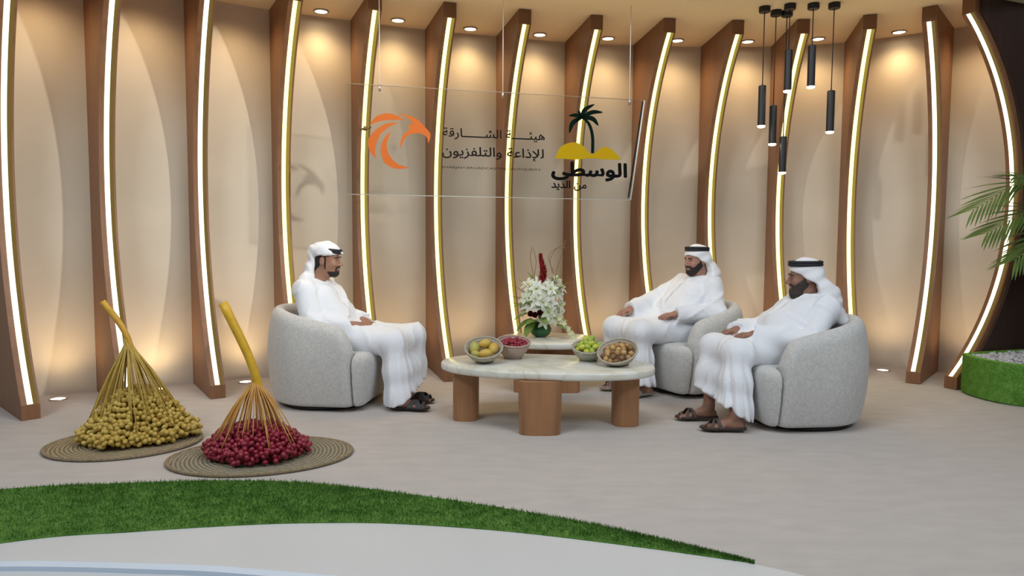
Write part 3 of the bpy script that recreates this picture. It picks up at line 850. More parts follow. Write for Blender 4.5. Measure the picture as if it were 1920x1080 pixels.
def cloth_wrapped(g, Hp, M, J, mid):
    """folded up over the head, sides thrown back, one tail down the nape"""
    g.ell(Hp(-0.014, 0, 0.050), (0.113, 0.098, 0.086), 0.02, M)
    g.ell(Hp(-0.020, 0, 0.076), (0.116, 0.106, 0.062), 0.03, M)
    x, y, z = g.full()
    def loc(x, y, z):
        Mi = M.transposed(); d = (x - J['head'].x, y - J['head'].y, z - J['head'].z)
        return tuple(Mi[i][0] * d[0] + Mi[i][1] * d[1] + Mi[i][2] * d[2] for i in range(3))
    g.keep(lambda x, y, z: 0.046 + 0.10 * np.maximum(loc(x, y, z)[0] - 0.02, 0) - loc(x, y, z)[2], 0.008)
    # brim roll and tail
    g.chain([Hp(0.090, -0.03, 0.056), Hp(0.055, -0.076, 0.050), Hp(-0.03, -0.094, 0.052), Hp(-0.098, -0.06, 0.056)], [0.010, 0.012, 0.013, 0.014], 0.012)
    g.chain([Hp(0.090, 0.03, 0.056), Hp(0.055, 0.076, 0.050), Hp(-0.03, 0.094, 0.052), Hp(-0.098, 0.06, 0.056)], [0.010, 0.012, 0.013, 0.014], 0.012)
    for sy in (-0.062, -0.02, 0.02, 0.062):
        g.chain([Hp(-0.100 + 0.25 * abs(sy), sy, 0.05), Hp(-0.124 + 0.25 * abs(sy), sy * 1.05, -0.06), Hp(-0.135 + 0.15 * abs(sy), sy * 1.3, -0.14), mid + Vector((-0.085, sy * 1.9, 0.01))], [0.022, 0.021, 0.030, 0.042], 0.05)
    g.chain([Hp(-0.11, -0.08, -0.16), J['sr'] + Vector((-0.02, 0.05, 0.065)), J['sr'] + Vector((0.0, 0.02, 0.05))], [0.034, 0.030, 0.022], 0.05)
    g.cone(Hp(0.100, 0.0, 0.062), Hp(0.122, 0, 0.058), 0.014, 0.009, 0.012)
    g.bend(lambda x, y, z: 0.0028 * np.sin(70 * z + 40 * y + 3 * np.sin(30 * x)) + 0.003 * np.sin(55 * y + 20 * x))

def cloth_draped(drop, wide, back):
    def f(g, Hp, M, J, mid):
        Mi = M.transposed()
        def loc(x, y, z):
            d = (x - J['head'].x, y - J['head'].y, z - J['head'].z)
            return tuple(Mi[i][0] * d[0] + Mi[i][1] * d[1] + Mi[i][2] * d[2] for i in range(3))
        g.ell(Hp(-0.014, 0, 0.042), (0.113, 0.094, 0.098), 0.02, M)
        # curtain from the temples down behind the ears
        g.ell(Hp(-0.040, 0, -0.02), (0.100, 0.103, 0.115), 0.03, M)
        nape = Hp(-0.085, 0, -0.10)
        g.cone(Hp(-0.05, -0.045, -0.03), nape + Vector((-0.01, -0.06, -0.03)), 0.060, 0.062, 0.04)
        g.cone(Hp(-0.05, 0.045, -0.03), nape + Vector((-0.01, 0.06, -0.03)), 0.060, 0.062, 0.04)
        for sy in (-1, -0.4, 0.4, 1):
            g.chain([nape + Vector((-0.01, sy * 0.07, 0)), mid + Vector((-0.085, sy * wide * 0.8, 0.07)), mid + Vector((-0.115 - back, sy * wide, -drop))], [0.055, 0.055, 0.040], 0.06)
        # open in front: diagonal edge from the brow to the nape
        def front(x, y, z):
            a, b_, c_ = loc(x, y, z)
            return smin(-( -0.56 * (a - 0.092) + 0.83 * (c_ - 0.052)), a + 0.062 - 0.45 * np.clip(-0.10 - c_, 0, 0.12), 0.01)
        g.keep(front, 0.012)
        # hollow it around head and neck
        gi = Grid(g.lo, g.lo + (g.n - 1) * g.vox, g.vox); gi.n = g.n; gi.ax = g.ax; gi.f = np.full(g.n, 9.0, np.float32)
        head_prims(gi, Hp, M, 0.002)
        gi.cone(Hp(-0.02, 0, -0.05), mid + Vector((0.0, 0, 0.03)), 0.064, 0.072, 0.03)
        g.f = smax(g.f, -gi.f, 0.004)
        g.bend(lambda x, y, z: 0.0045 * np.sin(48 * y + 14 * z + 3.0 * np.sin(14 * z + 9 * x)) * np.clip((J['head'].z + 0.02 - z) / 0.08, 0.15, 1) + 0.0022 * np.sin(80 * (z + 0.4 * x)))
    return f

def beard_full(x, y, z):
    ay = np.abs(y)
    cheek = z + 0.036 + 0.62 * np.maximum(0.062 - x, -0.02) * -1.0          # upper edge rises towards the ear
    jaw = np.maximum(cheek, -(x - (0.000 + 0.0 * z)))
    side = np.maximum(np.maximum(-(x + 0.012), x - 0.020), z - 0.02)          # sideburn
    mouth = 0.011 - np.sqrt((ay / 2.1) ** 2 + (z + 0.066) ** 2 + 0 * x)
    mouth = np.where(x > 0.06, mouth, -0.02)
    stache = np.maximum(np.maximum(z + 0.040, -(z + 0.060)), np.maximum(ay - 0.036, 0.05 - x))
    return np.minimum(np.minimum(np.maximum(jaw, mouth), np.maximum(stache, mouth * 0.6)), side)
def beard_goatee(x, y, z):
    ay = np.abs(y)
    chin = np.maximum(np.maximum(z + 0.079, 0.048 - x), ay - 0.030)
    side = np.maximum(np.maximum(-(x - 0.006), x - 0.021), np.maximum(z - 0.03, -(z + 0.070)))
    jaw = np.maximum(np.maximum(z + 0.082, -(z + 0.125)), 0.006 - x)
    stache = np.maximum(np.maximum(z + 0.043, -(z + 0.056)), np.maximum(ay - 0.033, 0.05 - x))
    corner = np.maximum(np.maximum(np.abs(ay - 0.029) - 0.006, 0.05 - x), np.maximum(z + 0.045, -(z + 0.10)))
    return np.minimum(np.minimum(np.minimum(chin, side), stache), np.minimum(corner, jaw))
def hair_back(x, y, z):
    return np.maximum(np.maximum(z - 0.062, -(z + 0.105)), np.maximum(x + 0.030 - 0.9 * np.maximum(z - 0.012, 0), -1))

person(dict(label='seated man facing right in white robe, headcloth folded up, hands clasped', at=(-1.30, 5.36), head_dir=-9, skin=(0.34, 0.175, 0.115),
    J=dict(head=(-0.118, 0, 1.085), sl=(-0.215, 0.175, 0.865), sr=(-0.215, -0.175, 0.865), hl=(0, 0.09, 0.495), hr=(0, -0.09, 0.495),
           kl=(0.53, 0.115, 0.500), kr=(0.45, -0.12, 0.475), al=(0.50, 0.055, 0.10), ar=(0.53, -0.205, 0.10),
           heell=(0.44, 0.055, 0.016), toel=(0.70, 0.045, 0.016), heelr=(0.475, -0.215, 0.016), toer=(0.735, -0.205, 0.016),
           el=(-0.10, 0.265, 0.640), er=(-0.11, -0.265, 0.630), wl=(0.165, 0.050, 0.615), wr=(0.150, -0.090, 0.600)),
    handl=((0.86, -0.50, -0.08), (0.15, 0.25, 1.0), 1, 0.85), handr=((0.88, 0.45, -0.05), (0.1, -0.35, 1.0), -1, 0.75),
    heml=(0.53, 0.09, 0.10), hemr=(0.515, -0.185, 0.08), hemplane=(-0.145, 0.47, 0.20), cuff=-0.075,
    yaw=3, pitch=2, beard=beard_goatee, hair=hair_back, cloth=cloth_wrapped, agal=(0.078, 0.000, 6, 0.109, 0.086, 0.0105), sandal='cross', sandal_m=M_SANDAL1, seed=0.4, placket=-0.25))
person(dict(label='black bearded man in the middle armchair, white robe, black head ring, hands on knees', at=(1.37, 5.90), head_dir=205, skin=(0.37, 0.19, 0.135),
    J=dict(head=(-0.20, 0.02, 1.082), sl=(-0.235, 0.180, 0.865), sr=(-0.215, -0.180, 0.875), hl=(0, 0.09, 0.495), hr=(0, -0.09, 0.495),
           kl=(0.47, 0.165, 0.515), kr=(0.50, -0.150, 0.520), al=(0.42, 0.165, 0.10), ar=(0.45, -0.125, 0.10),
           heell=(0.34, 0.165, 0.016), toel=(0.60, 0.19, 0.016), heelr=(0.37, -0.12, 0.016), toer=(0.62, -0.14, 0.016),
           el=(-0.20, 0.305, 0.660), er=(0.05, -0.265, 0.730), wl=(0.130, 0.195, 0.655), wr=(0.330, -0.165, 0.670)),
    handl=((0.95, -0.25, -0.10), (0.0, 0.15, 1.0), 1, 0.35), handr=((0.97, 0.12, -0.22), (0.1, 0, 1.0), -1, 0.35),
    heml=(0.45, 0.165, 0.11), hemr=(0.48, -0.14, 0.11), hemplane=(0.02, 0.18, 0.0), cuff=0.0,
    yaw=2, pitch=3, beard=beard_full, cloth=cloth_draped(0.10, 0.11, 0.02), agal=(0.096, -0.012, -4, 0.100, 0.083, 0.0115), sandal='toe', sandal_m=M_SANDAL2, seed=1.9, web=(((0.05, -0.24, 0.71), (0.0, -0.12, 0.60), 0.06, 0.08), ((0.22, -0.19, 0.66), (0.12, -0.12, 0.58), 0.05, 0.08), ((-0.08, -0.22, 0.76), (-0.06, -0.12, 0.64), 0.07, 0.09)), belly=0.02, placket=-0.1))
person(dict(label='long bearded man in the front armchair facing left, white robe, black head ring, brown sandals', at=(1.86, 4.90), head_dir=188, skin=(0.30, 0.155, 0.105),
    J=dict(head=(-0.195, -0.01, 0.998), sl=(-0.255, 0.180, 0.795), sr=(-0.235, -0.175, 0.800), hl=(0, 0.09, 0.485), hr=(0, -0.09, 0.485),
           kl=(0.375, 0.175, 0.490), kr=(0.435, -0.085, 0.500), al=(0.44, 0.300, 0.105), ar=(0.49, 0.000, 0.105),
           heell=(0.38, 0.315, 0.016), toel=(0.645, 0.255, 0.016), heelr=(0.435, 0.00, 0.016), toer=(0.705, -0.03, 0.016),
           el=(-0.08, 0.285, 0.585), er=(-0.01, -0.265, 0.620), wl=(0.215, 0.105, 0.612), wr=(0.255, -0.085, 0.622)),
    handl=((0.95, -0.30, -0.05), (0.0, 0.1, 1.0), 1, 0.40), handr=((0.98, 0.10, -0.15), (0.1, 0, 1.0), -1, 0.35),
    heml=(0.43, 0.270, 0.14), hemr=(0.50, 0.000, 0.16), hemplane=(-0.08, 0.55, -0.12), cuff=0.0,
    yaw=-16, pitch=4, beard=beard_full, beard_long=True, beard_m=M_BEARD3, beard_t=0.007, cloth=cloth_draped(0.13, 0.12, 0.06), agal=(0.096, -0.012, -3, 0.106, 0.088, 0.0115), sandal='toe', sandal_m=M_SANDAL3, seed=3.1, belly=0.03, placket=0.05))
# ---------------------------------------------------------------- woven mats with cut date bunches
def woven(name, c1, c2, sc=150.0):
    m = mat(name, c1, 0.85, spec=0.15)
    nt = m.node_tree; bs = nt.nodes['Principled BSDF']
    tc = nt.nodes.new('ShaderNodeTexCoord'); w = nt.nodes.new('ShaderNodeTexWave'); w.wave_type = 'RINGS'; w.rings_direction = 'Z'
    w.inputs['Scale'].default_value = 14.0; w.inputs['Distortion'].default_value = 0.6; w.inputs['Detail'].default_value = 2; w.inputs['Detail Scale'].default_value = 6
    nz = nt.nodes.new('ShaderNodeTexNoise'); nz.inputs['Scale'].default_value = sc; nz.inputs['Detail'].default_value = 2
    nt.links.new(tc.outputs['Object'], w.inputs['Vector']); nt.links.new(tc.outputs['Object'], nz.inputs['Vector'])
    mx = nt.nodes.new('ShaderNodeMath'); mx.operation = 'MULTIPLY_ADD'; mx.inputs[1].default_value = 0.55; nt.links.new(w.outputs['Fac'], mx.inputs[0]); nt.links.new(nz.outputs['Fac'], mx.inputs[2])
    rp = nt.nodes.new('ShaderNodeValToRGB'); rp.color_ramp.elements[0].color = (*c1, 1); rp.color_ramp.elements[1].color = (*c2, 1); rp.color_ramp.elements[0].position = 0.42; rp.color_ramp.elements[1].position = 0.95
    nt.links.new(mx.outputs[0], rp.inputs[0]); nt.links.new(rp.outputs[0], bs.inputs['Base Color'])
    bp = nt.nodes.new('ShaderNodeBump'); bp.inputs['Strength'].default_value = 0.5; bp.inputs['Distance'].default_value = 0.01
    nt.links.new(mx.outputs[0], bp.inputs['Height']); nt.links.new(bp.outputs[0], bs.inputs['Normal'])
    return m
M_MAT1 = woven('palm_weave_yellowish', (0.16, 0.115, 0.060), (0.40, 0.32, 0.20))
M_MAT2 = woven('palm_weave_greyish', (0.13, 0.105, 0.070), (0.36, 0.31, 0.22))
M_MATRIM = mat('palm_rim', (0.26, 0.20, 0.12), 0.85, var=0.25, scale=60)
def mat_thing(loc, rz, a, bb, label, m, loop=False):
    t = thing('woven_mat', label, 'mat', loc, rz, 'round woven palm mats')
    b = MB(); n = 72; rings = []
    rings.append([(0.002 * math.cos(2 * PI * k / n), 0.002 * math.sin(2 * PI * k / n), 0.016) for k in range(n)])
    for i in range(1, 33):
        q = i / 32
        for dz, e in ((0.0105, -0.45), (0.0165, -0.2), (0.0165, 0.2), (0.0105, 0.45)):
            rr = min(q + e / 32, 1.0)
            rings.append([(a * rr * math.cos(2 * PI * k / n), bb * rr * math.sin(2 * PI * k / n), dz) for k in range(n)])
    rings.append([(a * math.cos(2 * PI * k / n), bb * math.sin(2 * PI * k / n), 0.001) for k in range(n)])
    b.loft(rings, True, True); b.build('woven_disc', m, t)
    q = MB(); q.torus(1.0, 0.011, (0, 0, 0.012), 72, 8)
    q.v = [tuple((Vector((x, y, 0)).normalized() * (math.hypot(x, y) - 1.0)).to_3d() + Vector((a * Vector((x, y, 0)).normalized().x, bb * Vector((x, y, 0)).normalized().y, z))) for x, y, z in q.v]
    q.build('rim', M_MATRIM, t)
    if loop:
        q = MB(); A = R(loop)
        p = Vector((a * math.cos(A), bb * math.sin(A), 0.018)); o = p.normalized()
        s = Vector((-o.y, o.x, 0))
        q.tube([p - s * 0.10, p - s * 0.09 + o * 0.055, p + o * 0.085 + Vector((0, 0, 0.015)), p + s * 0.09 + o * 0.055, p + s * 0.10], 0.012, 8); q.build('carry_loop', M_MATRIM, t)
    return t
mat_thing((-2.335, 4.185, 0.0), R(17), 0.425, 0.335, 'round woven palm mat under the yellow dates, with a carry loop', M_MAT1, loop=118)
mat_thing((-1.425, 3.955, 0.0), R(13), 0.500, 0.345, 'round woven palm mat under the dark red dates', M_MAT2)

M_DY = mat('yellow_date_skin', (0.46, 0.29, 0.045), 0.45, col2=(0.66, 0.51, 0.13), scale=22)
M_DYB = mat('yellow_date_mass', (0.42, 0.26, 0.04), 0.5, col2=(0.66, 0.51, 0.13), scale=24)
M_DR = mat('red_date_skin', (0.20, 0.011, 0.026), 0.35, col2=(0.37, 0.028, 0.055), scale=22)
M_DRB = mat('red_date_mass', (0.17, 0.010, 0.022), 0.4, col2=(0.37, 0.028, 0.055), scale=24)
M_STK = mat('orange_yellow_stalk', (0.74, 0.43, 0.025), 0.45, var=0.12, scale=14)
M_STK2 = mat('dry_yellow_stalk', (0.62, 0.34, 0.035), 0.5, var=0.2, scale=14)
M_STRY = mat('olive_strand', (0.50, 0.34, 0.06), 0.55, var=0.15, scale=20)
M_STRR = mat('orange_red_strand', (0.64, 0.33, 0.08), 0.5, var=0.15, scale=20)

def date_bunch(label, loc, rx, ry, hh, z0, apex, stalk, srad, nstr, ndate, ms, mstr, md, mmass, seed, dl, dr, foot):
    rr = np.random.default_rng(seed)
    t = thing('date_bunch', label, 'date bunch', loc, 0, 'cut date bunches on mats')
    apex = Vector(apex)
    b = MB(); st = [apex + Vector(p) for p in stalk]
    P = spline(st, 14); b.tube(P, [srad[0] + (srad[1] - srad[0]) * i / 13 for i in range(14)], 10); b.build('stalk', ms, t)
    # fruit sits on a heap: dome of the given size
    cell = dr * 1.36
    PA = np.zeros((ndate, 3)); m_ = 0
    for tries in range(60000):
        if m_ >= ndate: break
        a = rr.uniform(0, 2 * PI); q = rr.uniform(0, 1) ** 0.56
        irr = 1 + 0.07 * math.sin(3 * a + seed) + 0.05 * math.sin(7 * a)
        f = rr.uniform(0.92, 1.0) if rr.random() > 0.3 else rr.uniform(0.55, 0.92)
        zz = z0 + dr + (hh - dr) * (1 - q ** foot) * f
        if q > 0.86: zz = z0 + dr + rr.uniform(0, 0.06)
        p = np.array((rx * q * irr * math.cos(a), ry * q * irr * math.sin(a), zz))
        if m_ == 0 or ((PA[:m_] - p) ** 2).sum(1).min() > cell * cell:
            PA[m_] = p; m_ += 1
    pts = [Vector(p) for p in PA[:m_]]
    smax_q = 0.97 if hh > 0.25 else 0.88
    camp = Vector((-loc[0], -loc[1], 1.25))
    # those with nothing in front of them, nearest to the viewer, become parts of their own
    def front(p):
        d = (camp - p).normalized(); c = 0
        for o in pts:
            v = o - p; s = v.dot(d)
            if s > 0.005 and (v - d * s).length < dr * 1.3: c += 1
        return c * 0.25 + (camp - p).length
    order = sorted(range(len(pts)), key=lambda i: front(pts[i]))
    one = MB(); one.ball((0, 0, 0), (dr, dr, dl), 10, 8)
    dm = None
    mass = MB()
    for k, i in enumerate(order):
        p = pts[i]
        ax = (p - Vector((0, 0, hh * 0.2)) + Vector((rr.normal(0, 0.12), rr.normal(0, 0.12), rr.normal(0, 0.12)))).normalized()
        qt = ax.to_track_quat('Z', 'Y')
        s = rr.uniform(0.9, 1.12)
        if k < 100:
            if dm is None:
                o = one.build('date', md, t); dm = o.data
            else:
                o = bpy.data.objects.new('date', dm); link(o, t)
            o.location = p; o.rotation_mode = 'QUATERNION'; o.rotation_quaternion = qt; o.scale = (s, s, s)
        else:
            mass.ball(p, (dr * s, dr * s, dl * s), 8, 6, qt.to_matrix())
    mass.lathe([(0.80 * q, (hh - dr) * (1 - q ** foot) * 0.80 + z0) for q in (0.98, 0.9, 0.8, 0.7, 0.6, 0.5, 0.4, 0.3, 0.2, 0.1, 0.02)], 32, (0, 0, 0), rx, ry)
    om = mass.build('date_mass', mmass, t); om['kind'] = 'stuff'
    # strands from the apex to the fruit
    top = sorted(pts, key=lambda p: -p.z)
    for k in range(nstr):
        a = 2 * PI * k / nstr + rr.uniform(-0.15, 0.15); q = rr.uniform(0.25, smax_q)
        x, y = rx * q * math.cos(a), ry * q * math.sin(a)
        e = Vector((x, y, z0 + (hh - dr) * (1 - q ** foot) + rr.uniform(0.004, 0.03)))
        m1 = apex * 0.45 + e * 0.55 + Vector((x, y, 0)).normalized() * 0.004 + Vector((0, 0, 0.010))
        m0 = apex * 0.85 + e * 0.15 + Vector((0, 0, -0.008))
        s0 = apex + Vector((rr.uniform(-1, 1), rr.uniform(-1, 1), 0)) * srad[1] * 0.6
        b = MB(); b.tube(spline([s0, m0, m1, e], 9), [0.0042, 0.0042, 0.004, 0.0038, 0.0036, 0.0034, 0.0032, 0.003, 0.0028], 6); b.build('strand', mstr, t)
    return t
date_bunch('heap of yellow dates hanging from one dry stalk, standing on a woven mat', (-2.305, 4.270, 0), 0.330, 0.275, 0.315, 0.024, (-0.055, 0.02, 0.640), [(0.03, 0, -0.10), (0, 0, 0), (-0.055, 0, 0.10), (-0.145, 0, 0.215)],
           (0.016, 0.020), 80, 900, M_STK2, M_STRY, M_DY, M_DYB, 7, 0.0210, 0.0158, 2.0)
date_bunch('heap of dark red dates under a thick orange stalk, standing on a woven mat', (-1.445, 3.915, 0), 0.285, 0.205, 0.185, 0.024, (-0.002, 0.02, 0.480), [(0.03, 0, -0.12), (0.0, 0, 0.0), (-0.055, 0, 0.15), (-0.175, 0, 0.405)],
           (0.022, 0.026), 64, 560, M_STK, M_STRR, M_DR, M_DRB, 12, 0.0185, 0.0150, 3.0)

# ---------------------------------------------------------------- baskets of fruit on the coffee table
def basket_mat(name, c1, c2):
    m = mat(name, c1, 0.85, spec=0.15)
    nt = m.node_tree; bs = nt.nodes['Principled BSDF']
    tc = nt.nodes.new('ShaderNodeTexCoord'); ck = nt.nodes.new('ShaderNodeTexWave'); ck.wave_type = 'BANDS'; ck.bands_direction = 'Z'
    ck.inputs['Scale'].default_value = 34; ck.inputs['Distortion'].default_value = 3.5; ck.inputs['Detail'].default_value = 2; ck.inputs['Detail Scale'].default_value = 8
    rp = nt.nodes.new('ShaderNodeValToRGB'); rp.color_ramp.elements[0].color = (*c1, 1); rp.color_ramp.elements[1].color = (*c2, 1)
    nt.links.new(tc.outputs['Object'], ck.inputs['Vector']); nt.links.new(ck.outputs['Fac'], rp.inputs[0]); nt.links.new(rp.outputs[0], bs.inputs['Base Color'])
    bp = nt.nodes.new('ShaderNodeBump'); bp.inputs['Strength'].default_value = 0.6; bp.inputs['Distance'].default_value = 0.008
    nt.links.new(ck.outputs['Fac'], bp.inputs['Height']); nt.links.new(bp.outputs[0], bs.inputs['Normal'])
    return m
TT = 0.400
def basket(label, x, y, r0, r1, h, tilt_dir, tilt, ms, sides=0):
    """flared woven bowl; it leans so that its mouth faces tilt_dir (degrees, world)"""
    t = thing('fruit_basket', label, 'basket', (x, y, TT), 0, 'woven baskets of fruit')
    ax = Vector((math.cos(R(tilt_dir)), math.sin(R(tilt_dir)), 0)); rot = Vector((0, 0, 1)).cross(ax)
    M = Matrix.Rotation(R(tilt), 3, rot)
    n = 56; b = MB()
    prof = [(r0 * 0.2, 0.012), (r0 * 0.96, 0.010), (r0, 0.0), (r0 * 1.02, 0.004), (r0 * 1.10, 0.014), (r0 * 1.0 + (r1 - r0) * 0.55, h * 0.45), (r0 + (r1 - r0) * 0.86, h * 0.80), (r1, h), (r1 - 0.007, h), (r0 + (r1 - r0) * 0.84 - 0.007, h * 0.80), (r0 + (r1 - r0) * 0.52 - 0.007, h * 0.45), (r0 * 0.95, 0.020), (0.002, 0.018)]
    rings = []
    for i, (r, z) in enumerate(prof):
        g = []
        for k in range(n):
            a = 2 * PI * k / n; q = 1.0
            if sides: 
                s = 2 * PI / sides; f = (a % s) - s / 2; q = 1 + (math.cos(s / 2) / math.cos(f) - 0.93) * 0.6 * min(1, z / (h * 0.5))
            p = Vector((r * q * math.cos(a), r * q * math.sin(a), z))
            lift = max(0.0, min(1.0, z / (h * 0.55)))
            p2 = M @ (p - Vector((0, 0, 0.0)))
            p = p * (1 - lift) + p2 * lift
            g.append(p)
        rings.append(g)
    b.loft(rings, True, True); b.build('basket_wall', ms, t)
    q = MB(); q.torus(r1 - 0.003, 0.0065, (0, 0, h), 56, 8); q.v = [tuple(M @ Vector(v)) for v in q.v]; q.build('rim', ms, t)
    return t, M, h
M_BK1 = basket_mat('pale_palm_weave', (0.40, 0.33, 0.23), (0.74, 0.69, 0.58))
M_BK2 = basket_mat('pinkish_palm_weave', (0.44, 0.27, 0.21), (0.74, 0.62, 0.53))
M_BK3 = basket_mat('greyish_palm_weave', (0.38, 0.35, 0.27), (0.70, 0.68, 0.60))
def fruit_heap(bk, specs, name, label, cat, group, mats, seed, tag_each=None):
    """specs: (x, y, z, (rx, ry, rz), (ax, ay, az) long axis) in the leaning basket's own frame"""
    t, M, h = bk
    out = []; meshes = {}
    for i, (x, y, z, rad, axv) in enumerate(specs):
        p = M @ Vector((x, y, z)) + Vector(t.location)
        key = (rad, id(mats[i % len(mats)]))
        if key not in meshes:
            b = MB(); b.ball((0, 0, 0), rad, 14, 10)
            b.v = [(vx * (1 + 0.10 * vz / rad[2]), vy * (1 + 0.10 * vz / rad[2]), vz) for vx, vy, vz in b.v]
            o = b.build(name, mats[i % len(mats)]); meshes[key] = o.data
        else:
            o = bpy.data.objects.new(name, meshes[key]); link(o)
        o.location = p; o.rotation_mode = 'QUATERNION'; o.rotation_quaternion = (M @ Vector(axv)).normalized().to_track_quat('Z', 'Y')
        tag(o, tag_each[i] if tag_each else label, cat, group)
        out.append(o)
    return out
def pile(r, z, rad, n, seed, dome=0.02, gap=1.7, layers=1):
    rr = np.random.default_rng(seed); pts = []; tries = 0; out = []
    while len(pts) < n and tries < 20000:
        tries += 1
        a = rr.uniform(0, 2 * PI); q = math.sqrt(rr.uniform(0, 1)) * r
        p = Vector((q * math.cos(a), q * math.sin(a), z + dome * (1 - (q / r) ** 2) + rr.uniform(-0.012, 0.004)))
        if all((p - o).length > gap * min(rad) for o in pts): pts.append(p)
    for p in pts:
        out.append((p.x, p.y, p.z, rad, (rr.normal(), rr.normal(), rr.normal() * 0.5)))
    return out
bk1 = basket('pale woven basket of mangoes at the left end of the coffee table', -0.190, 4.86, 0.062, 0.132, 0.120, -92, 26, M_BK1)
M_MG = [mat('mango_yellow', (0.58, 0.44, 0.08), 0.4, col2=(0.66, 0.40, 0.07), scale=7), mat('mango_green', (0.38, 0.42, 0.10), 0.4, col2=(0.60, 0.46, 0.10), scale=7), mat('mango_orange', (0.66, 0.38, 0.06), 0.4, col2=(0.60, 0.46, 0.10), scale=7)]
fruit_heap(bk1, [(0.066, 0.006, 0.105, (0.034, 0.034, 0.044), (0.2, 1, 0.2)), (0.004, 0.060, 0.108, (0.035, 0.033, 0.046), (1, 0.3, 0.1)), (-0.066, 0.016, 0.105, (0.036, 0.034, 0.045), (0.2, 1, 0.3)),
                 (0.012, -0.050, 0.103, (0.034, 0.031, 0.050), (1, 0.1, 0.05)), (-0.058, -0.045, 0.098, (0.026, 0.025, 0.032), (1, -0.6, 0.1)), (0.0, 0.0, 0.055, (0.032, 0.033, 0.046), (1, 0.5, 0.1))],
           'mango', None, 'mango', 'mangoes in the basket', [M_MG[2], M_MG[0], M_MG[1], M_MG[0], M_MG[1], M_MG[0]], 1,
           ['orange mango at the right of the mango basket', 'yellow mango at the back of the mango basket', 'greenish mango at the left of the mango basket', 'long yellow mango lying at the front of the basket', 'small green mango at the front left of the basket', 'yellow mango at the bottom, under the other mangoes'])
bk2 = basket('pinkish woven basket of red dates behind the mango basket', 0.010, 5.03, 0.066, 0.122, 0.125, -80, 12, M_BK2)
fruit_heap(bk2, pile(0.094, 0.110, (0.0125, 0.0125, 0.0175), 52, 3, 0.022, 1.75), 'red_date', 'glossy dark red date among many in the pinkish woven basket', 'date', 'loose red dates in the pinkish basket', [M_DR], 3)
bk3 = basket('greyish six sided woven basket of green fruit beside the golden fruit', 0.545, 4.95, 0.062, 0.118, 0.105, -98, 16, M_BK3, 6)
M_GF = [mat('lime_yellow', (0.50, 0.56, 0.05), 0.4, col2=(0.62, 0.62, 0.10), scale=9), mat('lime_green', (0.26, 0.42, 0.05), 0.4, col2=(0.50, 0.55, 0.08), scale=9)]
fr = pile(0.076, 0.102, (0.021, 0.021, 0.026), 18, 8, 0.040, 1.72) + [(0.030, 0.035, 0.150, (0.021, 0.021, 0.026), (0, 0.3, 1)), (-0.015, 0.030, 0.150, (0.021, 0.021, 0.026), (1, 0.3, 0.4)), (0.012, -0.005, 0.158, (0.021, 0.021, 0.026), (0.4, 0.8, 0.3))]
fruit_heap(bk3, fr, 'green_fruit', 'small yellow green fruit heaped in the greyish six sided basket', 'fruit', 'green fruit in the six sided basket', M_GF, 4)
bk4 = basket('pale woven basket of golden brown fruit at the right end of the coffee table', 0.745, 4.79, 0.060, 0.138, 0.115, -118, 30, M_BK1)
M_BF = [mat('golden_fruit', (0.46, 0.27, 0.09), 0.4, col2=(0.62, 0.42, 0.17), scale=9), mat('brown_fruit', (0.15, 0.065, 0.03), 0.4, col2=(0.34, 0.17, 0.06), scale=9), mat('amber_fruit', (0.36, 0.19, 0.06), 0.4, col2=(0.55, 0.36, 0.14), scale=9)]
fruit_heap(bk4, pile(0.098, 0.102, (0.0200, 0.0200, 0.0225), 34, 9, 0.026, 1.74), 'golden_fruit', 'small golden brown fruit heaped in the leaning pale basket', 'fruit', 'golden brown fruit in the leaning basket', M_BF, 5)

